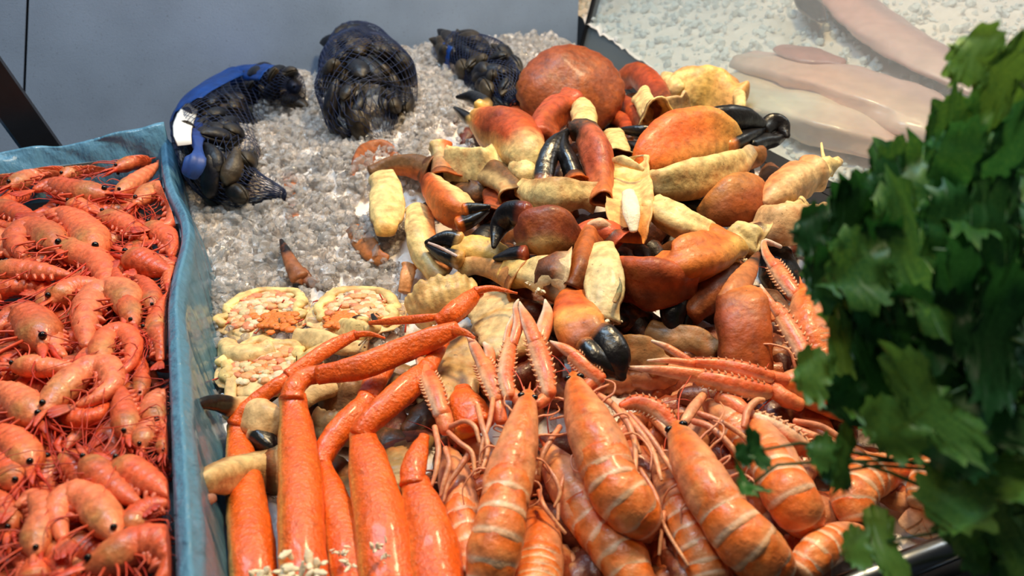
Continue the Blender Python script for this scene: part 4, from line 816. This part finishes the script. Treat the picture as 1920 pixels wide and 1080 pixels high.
sleg('fourth thick orange snow crab leg with pale torn patch', [('upper_segment', [(730,1110,.0,58),(718,1010,.01,56),(702,920,.016,47),(686,850,.018,37),(678,814,.018,24)], .7), ('joint', [(676,816,.022,21),(690,795,.026,24),(730,758,.028,28),(775,718,.028,27),(805,690,.026,20)], .75), ('lower_segment', [(800,694,.024,18),(815,670,.024,16),(832,640,.022,12)], .7)], torn=[(708,1022,.038,12),(722,1046,.038,9)])
sleg('fifth orange snow crab leg with toothed edge, next to langoustines', [('upper_segment', [(820,1110,-.002,58),(808,1020,.006,52),(790,950,.012,42),(776,905,.014,28)], .7), ('joint', [(774,908,.018,24),(776,880,.02,26),(786,845,.02,20),(796,818,.016,10)], .7)])
sleg('short orange snow crab leg stub behind the langoustine legs', [('upper_segment', [(890,800,.0,42),(872,760,.008,38),(866,728,.01,16)], .6)])
# ------------------------------------------------------------------ langoustines
LO = (232, 112, 32); LP = (230, 158, 112); LW = (244, 206, 176)
def spines(m, Q, r, side, col, step=1):
    Tn, U, Sd = frames(Q, 'cam')
    for i in range(1, len(Q)-1, step):
        b = Q[i]+Sd[i]*side*r[i]*.8+U[i]*r[i]*.3; tube(m, [b, b+(Sd[i]*side*.8+U[i]*.4)*r[i]*.2, b+(Sd[i]*side+U[i]*.5+Tn[i]*.5)*r[i]*.36], r[i]*.2, r[i]*.05, col, n=5, K=3)
def lclaw(e, arm, palm, f1, f2, dz=0.):
    m = MB()
    if arm: sweep(m, px_path(arm, dz=dz), cf((240, 120, 72), LW, split=-.3), n=10, K=12, jit=.04); build('arm', m, M['lang'], e)
    m = MB(); Pr = px_path(palm, dz=dz); sweep(m, Pr, cf((236, 104, 54), [(0, LW), (1, (240, 170, 120))], ax='c', split=-.35, soft=.2), n=12, K=16, flat=.75)
    Q = catmull(Pr, 12); spines(m, Q[:, :3], Q[:, 3], 1, (246, 176, 130)); spines(m, Q[:, :3], Q[:, 3], -1, (246, 176, 130))
    c = build('claw', m, M['lang'], e)
    for f in (f1, f2):
        if f: m = MB(); sweep(m, px_path(f, dz=dz), cf([(0, (238, 112, 60)), (.6, (240, 140, 92)), (1, (250, 222, 200))], [(0, LW), (1, (250, 226, 206))], ax='c', split=-.45, soft=.15), n=10, K=14, flat=.6, cap=(.5, 1.2)); build('finger', m, M['lang'], c)
def lang(label, pts, nc, claws=(), dz=0., legs=(1, -1), eyes=True, pale=0., tail=True, segs=5, up='cam', feel=2):
    """pts: body line head first; nc: number of points that belong to the carapace"""
    Pa = px_path(pts, dz=dz); Pa[:, 3] *= .88; e = empty('langoustine', [*Pa[:, :2].mean(0), Pa[:, 2].min()-Pa[:, 3].max()]); tag(e, label, 'langoustine', 'langoustines at the front')
    mix = lambda a, b, k: tuple(int(a[i]*(1-k)+b[i]*k) for i in range(3))
    top = mix(LO, LP, pale); side = mix((226, 150, 106), (220, 154, 124), pale)
    Cp = Pa[:nc+1].copy(); m = MB(); Q = catmull(Cp, 26); Tn, U, Sd = frames(Q[:, :3], up); r = Q[:, 3]
    def colc(t, s, c):
        a = lin(top)*(1-.0); k = min(1, max(0, abs(c)-.25)/.45)*.85; a = a*(1-k)+lin(side)*k
        g = max(0, 1-abs(t-.62)/.03)*.35; a = a*(1-g)+lin((206, 92, 44))*g
        l_ = max(0, 1-abs(c)/.07)*(.3 if s > 0 else 0); a = a*(1-l_)+lin((200, 80, 30))*l_
        return a
    sweep(m, Cp, colc, up=up, flat=.9, n=32, K=44, cap=(.9, .2), lump=.018, sec=(0, .03, .025, 0, -1.57, 0), rmod=lambda t: 1-.05*math.exp(-((t-.6)/.025)**2)-.03*math.exp(-((t-.93)/.02)**2))
    car = build('carapace', m, M['lang'], e)
    m = MB(); h = Q[0, :3]; d = -Tn[0]
    tube(m, [h+U[0]*r[0]*.3, h+d*r[0]*1.2+U[0]*r[0]*.45, h+d*r[0]*2.4+U[0]*r[0]*.75], r[0]*.34, r[0]*.04, (240, 120, 70), n=6, K=6)
    for s in (-1, 1):
        tube(m, [h+Sd[0]*s*r[0]*.5, h+d*r[0]*.8+Sd[0]*s*r[0]*.6+U[0]*r[0]*.2, h+d*r[0]*1.5+Sd[0]*s*r[0]*.75+U[0]*r[0]*.4], r[0]*.26, r[0]*.04, (240, 136, 88), n=6, K=5)
    build('rostrum', m, M['lang'], e)
    if eyes:
        for s in (-1, 1):
            m = MB(); ball(m, Q[2, :3]+Sd[2]*s*r[2]*.72+U[2]*r[2]*.62, r[6]*.27, BK, sc=(1.2, 1, .9), seg=10, rg=8); build('eye', m, M['eye'], e)
    # abdomen: overlapping plates
    Ab = Pa[nc-1:]; 
    if len(Ab) > 1:
        A2 = catmull(Ab, 40)
        for i in range(segs):
            a, b = int(i*39/segs), min(39, int((i+1)*39/segs+3)); sl = A2[a:b+1]; m = MB()
            fr = sl[[0, len(sl)//2, -1]].copy(); fr[0, 3] *= .97; fr[1, 3] *= 1.03; fr[2, 3] *= .99
            sweep(m, fr, cf([(0, (224, 100, 40)), (.35, LO), (.72, (240, 138, 78)), (.8, (248, 206, 170)), (1, (240, 170, 120))], side, ax='s', split=-.3), up=up, flat=.92, n=28, K=12, cap=(.12, .25), lump=.02); o = build('abdomen_plate', m, M['lang'], e)
        if tail:
            m = MB(); q = A2[-1, :3]; Tt, Ut, St = frames(A2[:, :3], up); rr = A2[-1, 3]; d = unit(Tt[-1]*.8-Ut[-1]*.6)
            for s in (-1.1, -.5, 0, .5, 1.1):
                dd = unit(d+St[-1]*s*.6); sweep(m, np.array([[*q, rr*.3], [*(q+dd*rr*.9), rr*.5], [*(q+dd*rr*1.7), rr*.35]]), cf([(0, LO), (1, (244, 190, 150))]), up=Ut[-1], flat=.25, n=10, K=8)
            build('tail_fan', m, M['lang'], e)
    for s in legs:
        for j in range(4):
            i = int(6+j*4.2); b = Q[i, :3]+Sd[i]*s*r[i]*.75-U[i]*r[i]*.45; R_ = r[12]; o_ = Sd[i]*s
            fw = -Tn[i]*(.9-.5*j)+rng.normal(size=3)*.2
            k1 = b+o_*R_*(.7+.3*rng.random())+fw*R_*.5+EZ*.003; k2 = k1+o_*R_*.35+fw*R_*1.1-EZ*.006; k3 = k2+fw*R_*.9-o_*R_*.3-EZ*.004
            m = MB(); tube(m, [b, (b+k1)/2+EZ*.002, k1, k2, k3], R_*.085, R_*.03, (232, 150, 112), n=6, K=12); build('leg', m, M['lang'], e)
    for k in range(feel):
        s = 1 if k % 2 else -1; dd = unit(-Tn[0]+Sd[0]*s*(.3+.5*rng.random())+EZ*.2); m = MB(); L_ = r[10]*(3+2*rng.random()); tube(m, [h+Sd[0]*s*r[0]*.3, h+dd*L_*.5+EZ*.004, h+dd*L_+Sd[0]*s*L_*.15-EZ*.004], r[10]*.05, r[10]*.02, (226, 90, 60), n=4, K=10); build('feeler', m, M['whisker'], e)
    for c in claws: lclaw(e, *c, dz=dz)
    return e
lang('front centre langoustine with dark eye, lying straight toward viewer', [(990,742,.03,16),(984,775,.034,27),(972,830,.034,42),(955,895,.03,52),(945,945,.026,50),(938,985,.022,55),(926,1035,.014,58),(915,1095,.0,46)], 4, [
    ([(985,760,.026,10),(968,745,.026,12),(955,735,.026,13)], [(955,742,.028,13),(948,710,.032,17),(952,670,.034,16),(958,640,.034,12)], [(962,645,.036,9),(972,605,.038,10),(966,575,.038,5),(972,562,.038,2)], [(948,650,.034,7),(954,615,.036,6),(966,585,.036,3)]),
    ([(1005,760,.026,11),(1025,745,.026,13),(1030,730,.026,13)], [(1030,738,.03,14),(1022,700,.036,19),(1010,660,.038,20),(1000,630,.038,16)], [(1003,640,.042,14),(990,605,.042,13),(978,578,.042,6),(974,566,.042,2)], [(1012,650,.036,10),(1020,615,.036,15),(1026,585,.036,11),(1022,562,.036,2)])], dz=.002)
lang('second langoustine, slanting down right beside the front centre one', [(1076,706,.024,13),(1084,740,.03,30),(1105,795,.034,50),(1128,850,.034,58),(1142,890,.03,57),(1160,925,.026,60),(1190,960,.018,56),(1215,985,.006,40)], 4, [
    ([(1085,740,.02,10),(1105,722,.022,13),(1118,712,.024,14)], [(1125,712,.026,15),(1100,690,.03,17),(1075,668,.032,15)], [(1085,672,.034,11),(1060,655,.034,10),(1032,640,.032,2)], None)])
lang('third langoustine with dark eye, lower right, tail toward the rail', [(1268,800,.026,16),(1280,828,.03,32),(1302,872,.034,48),(1332,925,.034,54),(1358,965,.03,55),(1385,1000,.026,62),(1425,1040,.016,62),(1460,1075,.0,46)], 4, [
    ([(1270,815,.02,9),(1262,805,.022,11),(1258,795,.022,12)], [(1262,800,.026,13),(1235,770,.03,18),(1195,755,.03,16),(1165,762,.028,8)], [(1215,775,.024,9),(1240,800,.024,8),(1262,830,.022,3)], None)])
lang('fourth langoustine with curled round tail below the small parsley sprig', [(1405,790,.012,24),(1425,820,.018,38),(1448,860,.022,50),(1462,895,.022,52),(1478,925,.022,56),(1500,960,.014,52),(1515,985,.0,36)], 3, [], pale=.45, eyes=False, legs=(1,))
lang('langoustine showing its pale side between first and second ones', [(1030,850,-.012,22),(1055,890,-.006,42),(1090,945,-.004,52),(1115,985,-.004,48),(1145,1015,-.004,56),(1175,1060,-.008,52),(1195,1110,-.014,40)], 3, [], pale=.85, eyes=False)
lang('langoustine with pale flank left of the front centre one', [(845,850,-.016,16),(852,890,-.008,34),(862,945,-.006,40),(870,990,-.008,36),(880,1030,-.012,38),(885,1080,-.016,32)], 3, [], pale=.85, eyes=False)
lang('langoustine with pale flank between second and third ones', [(1238,860,-.012,20),(1258,905,-.006,38),(1275,950,-.004,44),(1290,990,-.004,42),(1310,1030,-.006,50),(1330,1090,-.014,44)], 3, [], pale=.75, eyes=False)
lang('orange langoustine low between the first two, mostly hidden', [(1000,960,-.02,20),(1010,990,-.012,40),(1012,1040,-.008,50),(1005,1110,-.01,54)], 3, [], eyes=False, legs=(), tail=False)
lang('langoustine facing left with long claws stretched over the shells', [(1462,728,.012,20),(1490,722,.016,34),(1540,730,.014,50),(1600,750,.006,52),(1660,780,-.002,50),(1710,820,-.01,40)], 3, [
    ([(1500,760,.014,13),(1475,748,.018,16),(1445,728,.02,15)], [(1440,735,.022,15),(1400,728,.026,19),(1350,716,.028,19),(1310,708,.028,15)], [(1320,706,.03,14),(1250,696,.03,11),(1170,688,.026,2)], None),
    ([(1495,715,.02,12),(1465,712,.024,14),(1445,708,.026,14)], [(1445,708,.03,13),(1400,694,.034,15),(1350,684,.034,13),(1290,680,.034,9)], [(1300,682,.036,8),(1255,676,.036,6),(1215,676,.034,2)], [(1290,676,.034,8),(1252,652,.038,7),(1224,640,.04,3)])], dz=.004, legs=(-1,))
lang('spiny orange langoustine head up beside the parsley', [(1505,545,.022,18),(1512,580,.024,34),(1520,630,.02,44),(1545,690,.008,44)], 3, [
    ([(1530,700,.016,13),(1522,690,.02,14),(1518,680,.022,14)], [(1522,692,.028,15),(1500,650,.034,19),(1470,600,.036,17),(1452,575,.036,12)], [(1460,590,.038,9),(1440,560,.038,7),(1426,534,.036,2)], [(1448,600,.032,8),(1432,568,.034,5),(1426,538,.034,2)]),
    ([(1500,560,.02,10),(1490,555,.022,12),(1480,550,.022,12)], [(1490,552,.026,14),(1470,525,.03,17),(1450,495,.032,14)], [(1452,500,.034,11),(1436,475,.034,8),(1434,452,.034,5),(1462,462,.03,4)], None)], dz=.008, legs=(), eyes=False)
lang('langoustine rolled up by the thick rail, tail opening to viewer', [(1690,880,-.012,26),(1655,885,-.004,40),(1620,900,.002,46),(1600,935,.002,46),(1610,975,-.008,36)], 2, [], eyes=False, legs=(), pale=.3)
lang('langoustine behind the parsley near the thick rail', [(1800,830,-.01,24),(1770,870,-.004,40),(1745,910,-.002,44),(1735,950,-.01,36)], 2, [], eyes=False, legs=(), pale=.2)
lang('langoustine hidden behind the large parsley leaves', [(1850,720,-.01,24),(1810,740,-.004,42),(1760,760,-.002,46),(1700,770,-.01,40)], 2, [], eyes=False, pale=.3)
lang('langoustine tail lying along the thick rail below the curled round tail', [(1610,1000,-.012,22),(1575,1012,-.004,36),(1535,1035,.0,40),(1500,1075,-.008,32)], 2, [], eyes=False, legs=(), pale=.3)
lang('langoustine with pale broken shell under the small sprig', [(1330,760,.004,16),(1365,790,.008,34),(1400,830,.006,40),(1430,880,-.004,36)], 2, [([(1420,800,.016,14),(1390,770,.02,18),(1350,742,.02,14)], [(1400,780,.022,14),(1440,800,.022,24),(1490,830,.02,24),(1530,850,.014,10)], None, None)], pale=.9, eyes=False)
# loose walking legs and pale claw fingers among them
def loose(label, pts, c0, c1, grp):
    m = MB(); sweep(m, px_path(pts), cf([(0, c0), (1, c1)]), n=8, K=18, flat=.8); o = build('langoustine_claw' if 'claw' in label else 'langoustine_limb', m, M['lang']); tag(o, label, 'claw' if 'claw' in label else 'leg', grp)
e = empty('langoustine_claw', P(830, 720, 0.)); tag(e, 'slender white-edged langoustine claw upright behind the fifth orange leg', 'claw')
lclaw(e, [(838,808,.014,14),(832,785,.018,17),(826,765,.02,17)], [(828,775,.022,17),(815,735,.028,20),(802,705,.03,16)], [(804,712,.032,13),(790,680,.032,10),(778,652,.03,3)], None)
e = empty('langoustine_claw', P(905, 690, 0.)); tag(e, 'pale forked langoustine claw left of the upright pair', 'claw')
lclaw(e, [(940,790,.014,12),(934,760,.02,14),(930,740,.02,14)], [(932,748,.024,15),(920,712,.03,20),(905,680,.03,17)], [(908,688,.034,12),(892,655,.034,11),(880,632,.034,5)], [(918,690,.03,12),(918,660,.03,10),(908,644,.03,4)])
LEGS = [[(845,800,.02,7),(870,790,.026,6),(890,800,.028,6),(900,830,.024,5)], [(815,800,.02,7),(822,840,.022,7),(818,880,.02,6),(810,910,.014,4)], [(835,840,.02,7),(842,870,.022,7),(832,905,.018,6),(826,930,.012,4)], [(880,850,.022,8),(860,880,.02,7),(840,910,.016,5),(832,940,.01,3)],
 [(925,745,.026,6),(918,790,.03,6),(905,830,.028,5),(900,870,.022,4)], [(895,760,.026,7),(905,800,.03,7),(915,840,.028,6),(905,880,.024,5)], [(840,810,.026,6),(862,830,.028,6),(885,850,.026,6),(890,890,.02,4)],
 [(1050,800,.02,7),(1030,830,.024,7),(1015,860,.022,6),(1010,890,.016,4)], [(1020,870,.016,6),(1040,895,.02,6),(1050,925,.018,5),(1040,950,.012,4)], [(1010,920,.012,6),(1018,945,.016,6),(1035,970,.014,5),(1060,1000,.008,4)], [(1058,890,.012,5),(1048,930,.014,5),(1046,975,.01,4)],
 [(1150,760,.03,8),(1175,790,.034,8),(1190,830,.032,7),(1192,880,.026,5)], [(1165,770,.03,8),(1200,810,.034,8),(1225,850,.03,7),(1240,900,.024,5)], [(1180,775,.03,7),(1220,820,.032,7),(1260,880,.026,6),(1290,920,.02,4)], [(1200,880,.02,6),(1230,930,.016,6),(1245,985,.01,5),(1290,1060,.002,4)], [(1245,960,.006,6),(1240,1000,.006,5),(1236,1040,.0,4)],
 [(1300,790,.026,8),(1330,800,.03,8),(1365,830,.028,7),(1395,870,.02,5)], [(1310,775,.026,7),(1350,790,.03,7),(1390,815,.028,6),(1410,840,.022,4)], [(1395,800,.03,8),(1402,770,.034,9),(1418,752,.034,8),(1432,750,.03,6)], [(1480,800,.016,9),(1520,815,.02,9),(1560,830,.018,8),(1600,850,.012,6)], [(1490,790,.018,8),(1540,800,.02,8),(1580,825,.016,7),(1600,845,.012,5)], [(1120,740,.026,8),(1150,760,.03,8),(1180,800,.03,7),(1200,850,.026,5)], [(1320,740,.02,10),(1300,765,.024,13),(1285,790,.024,12),(1278,800,.02,8)]]
for pts in LEGS: loose('thin pink langoustine leg tangled among the front langoustines', [(x, y, z, r*.8) for x, y, z, r in pts], (226, 132, 96), (236, 172, 130), 'loose langoustine legs')
# pieces below, so that the gaps show shellfish
k = 0
while k < 130:
    px, py = 820+860*rng.random(), 640+480*rng.random()
    if px < 900 and py > 900 and rng.random() < .5: continue
    p = P(px, py, -.018-.022*rng.random())
    if float(p@EY) < .335: continue
    a = rng.random()*6.28; d = np.array([math.cos(a), math.sin(a), 0]); r = .0125+.0075*rng.random(); L_ = r*2.2; c = [(190, 90, 44), (150, 66, 34), (196, 124, 84), (110, 48, 28)][k % 4]
    m = MB(); sweep(m, np.array([[*(p-d*L_), r*.5], [*(p-d*L_*.3), r], [*(p+d*L_*.4), r*.9], [*(p+d*L_), r*.5]]), cf(c), n=10, K=12, rmod=lambda t: 1+.08*math.sin(t*30)); o = build('langoustine_tail', m, M['lang']); tag(o, 'langoustine tail in the dark layer under the front langoustines', 'langoustine', 'langoustine tails underneath'); k += 1
# ------------------------------------------------------------------ parsley in the right foreground
lf = bpy.data.materials.new('parsley_leaf'); lf.use_nodes = True; N = lf.node_tree.nodes; L = lf.node_tree.links; b = N['Principled BSDF']
oi = N.new('ShaderNodeObjectInfo'); rp = N.new('ShaderNodeValToRGB'); rp.color_ramp.elements[0].color = (*lin((34, 84, 34)), 1); rp.color_ramp.elements[1].color = (*lin((128, 176, 70)), 1); rp.color_ramp.elements.new(.5).color = (*lin((64, 128, 60)), 1)
nz = N.new('ShaderNodeTexNoise'); nz.inputs['Scale'].default_value = 35; tc = N.new('ShaderNodeTexCoord'); L.new(tc.outputs['Object'], nz.inputs['Vector']); ad = N.new('ShaderNodeMath'); ad.operation = 'ADD'; m5 = N.new('ShaderNodeMath'); m5.operation = 'MULTIPLY_ADD'; m5.inputs[1].default_value = .7; m5.inputs[2].default_value = -.35
L.new(nz.outputs['Fac'], m5.inputs[0]); L.new(m5.outputs[0], ad.inputs[0]); L.new(oi.outputs['Random'], ad.inputs[1]); L.new(ad.outputs[0], rp.inputs[0]); L.new(rp.outputs[0], b.inputs['Base Color']); b.inputs['Roughness'].default_value = .42
tl = N.new('ShaderNodeBsdfTranslucent'); L.new(rp.outputs[0], tl.inputs[0]); mx = N.new('ShaderNodeMixShader'); mx.inputs[0].default_value = .3; L.new(b.outputs[0], mx.inputs[1]); L.new(tl.outputs[0], mx.inputs[2]); L.new(mx.outputs[0], N['Material Output'].inputs[0])
stm = mat_base('parsley_stem', (58, 96, 36), rough=.45, noise=(40, .25), bump=None)
HALF = [(.02, 0), (.09, .09), (.24, .07), (.36, .0), (.46, .07), (.57, .08), (.56, .18), (.66, .27), (.56, .32), (.56, .42), (.45, .41), (.40, .47), (.28, .41), (.17, .40), (.19, .5), (.31, .55), (.29, .63), (.38, .70), (.29, .76), (.28, .86), (.18, .85), (.12, .94), (.06, .92), (0, 1.)]
def leaf_mesh(curl, fold, seed):
    r_ = random.Random(seed); V = []; Fc = []; nc = 4
    for s in (1, -1):
        k0 = len(V)
        for (x, y) in HALF:
            sy = min(.97, .12+.86*y) if y > .3 else .12+y*.85
            x2, y2 = x*(1+.12*r_.uniform(-1, 1)), y+.02*r_.uniform(-1, 1)
            for j in range(nc):
                f = j/(nc-1); px, py = x2*f, sy*(1-f)+y2*f
                z = fold*px*px*1.2+curl*(py-.4)**2*-1+.05*math.sin(py*14+seed)*px+.04*math.sin(px*18+py*9+seed)
                V.append((s*px, py, z))
        for i in range(len(HALF)-1):
            for j in range(nc-1):
                q = k0+i*nc+j; t = (q, q+1, q+nc+1, q+nc); Fc.append(t if s > 0 else t[::-1])
    me = bpy.data.meshes.new('leaf'); me.from_pydata(V, [], Fc); bm = bmesh.new(); bm.from_mesh(me); bmesh.ops.remove_doubles(bm, verts=bm.verts, dist=1e-4); bmesh.ops.recalc_face_normals(bm, faces=bm.faces); bm.to_mesh(me); bm.free()
    me.polygons.foreach_set('use_smooth', [True]*len(me.polygons)); me.materials.append(lf); return me
HALF = [tuple(q[:2]) for q in catmull(np.array([(x, y*.9, 0, 0) for x, y in HALF]), 58)]
LM = [leaf_mesh(.5, .35, 1), leaf_mesh(.8, -.3, 2), leaf_mesh(.2, .6, 3), leaf_mesh(1.0, .1, 4), leaf_mesh(.3, -.5, 5)]
BASE = ctr(.62, .2, 0.0)
pb = empty('parsley_bunch', BASE); tag(pb, 'bunch of fresh green flat parsley in the right foreground', 'parsley')
from mathutils import Matrix
stems = []
def leaf(px, py, dep, size, ang, tx=0., ty=0., v=0, stem=True):
    """leaf whose stalk end is at px,py; ang: direction its tip points to in the picture (0 right, 90 up)"""
    p = at_d(px, py, dep); fwd = unit(p-C0); right = unit(np.cross(fwd, EZ)); up = np.cross(right, fwd); a = math.radians(ang)
    yv = right*math.cos(a)+up*math.sin(a); zv = -fwd; xv = np.cross(yv, zv)
    R = Matrix((Vector(xv), Vector(yv), Vector(zv))).transposed(); R = R@Matrix.Rotation(math.radians(tx), 3, 'X')@Matrix.Rotation(math.radians(ty), 3, 'Y')
    o = bpy.data.objects.new('leaf', LM[v % 5]); COL.objects.link(o); o.parent = pb; s = size*dep/F
    o.matrix_local = Matrix.Translation(Vector(p-BASE))@R.to_4x4()@Matrix.Scale(s, 4); md = None
    if stem: stems.append((p, yv))
LV = [  # px, py, depth, size px, angle, tilt x, tilt y, shape
(1935,165,.44,190,158,10,15,0),(1945,235,.46,230,200,-10,10,2),(1940,330,.42,220,178,20,-20,1),(1900,270,.47,150,150,0,30,3),
(1860,330,.44,250,196,15,25,2),(1800,380,.46,220,205,-10,0,0),(1930,420,.42,230,190,25,10,4),(1720,420,.45,230,195,10,30,1),(1640,410,.46,160,205,0,-20,0),
(1780,460,.42,260,210,20,10,3),(1690,520,.44,200,190,10,-10,2),(1640,560,.46,150,170,0,20,1),(1860,560,.41,220,215,15,-25,0),(1760,590,.43,230,225,-5,15,4),
(1940,560,.42,260,240,10,30,1),(1680,620,.46,140,240,0,0,2),(1640,690,.45,170,205,10,10,0),(1690,700,.44,170,230,20,-20,3),(1930,640,.40,230,190,10,0,2),(1920,730,.42,230,165,-10,15,4),
(1790,730,.40,210,236,10,-10,0),(1850,720,.41,230,262,0,20,1),(1890,830,.42,240,255,10,30,2),(1940,860,.43,200,225,0,0,1),
(1630,440,.45,160,188,5,10,0),(1650,500,.46,170,202,-5,-10,3),(1600,470,.47,120,175,10,0,2),(1720,330,.45,150,215,10,0,1),(1436,838,.47,70,215,10,0,0),(1610,866,.45,110,182,30,10,1),(1590,880,.46,60,215,0,0,2),(1690,1010,.44,130,215,0,20,1),(1930,960,.42,190,220,10,0,3),(1940,1060,.42,150,195,10,10,4),
(1410,900,.47,66,245,60,0,2)]
for a in LV: leaf(*a)
rl = random.Random(5); n = 0
while n < 46:                                                   # leaves deeper in the bunch
    px, py = rl.uniform(1580, 1960), rl.uniform(230, 790)
    lim = 1890-(py-230)*.95 if py < 520 else 1610 if py < 880 else 1660
    if px < lim+70: continue
    leaf(px, py, rl.uniform(.48, .56), rl.uniform(110, 190), rl.uniform(120, 270), rl.uniform(-40, 40), rl.uniform(-40, 40), n, n % 4 == 0); n += 1
hub = at_d(1905, 880, .5)
m = None
for i, (p, yv) in enumerate(stems):
    m = MB(); q = p-yv*.0; j = hub+rng.normal(size=3)*.012; mid = (p+j)/2-yv*.012+rng.normal(size=3)*.004
    end = BASE+rng.normal(size=3)*np.array([.008, .008, 0]); r = .0008+.0006*rng.random()
    tube(m, [p+yv*.008, p-yv*.01, mid, j, (j*.5+end*.5)+rng.normal(size=3)*.005, end], r*.8, r*1.5, (58, 96, 36), n=5, K=16); build('stem', m, stm, pb)
for k in [k for o in bpy.data.objects for k in [o] if '_o' in o]: del k['_o']
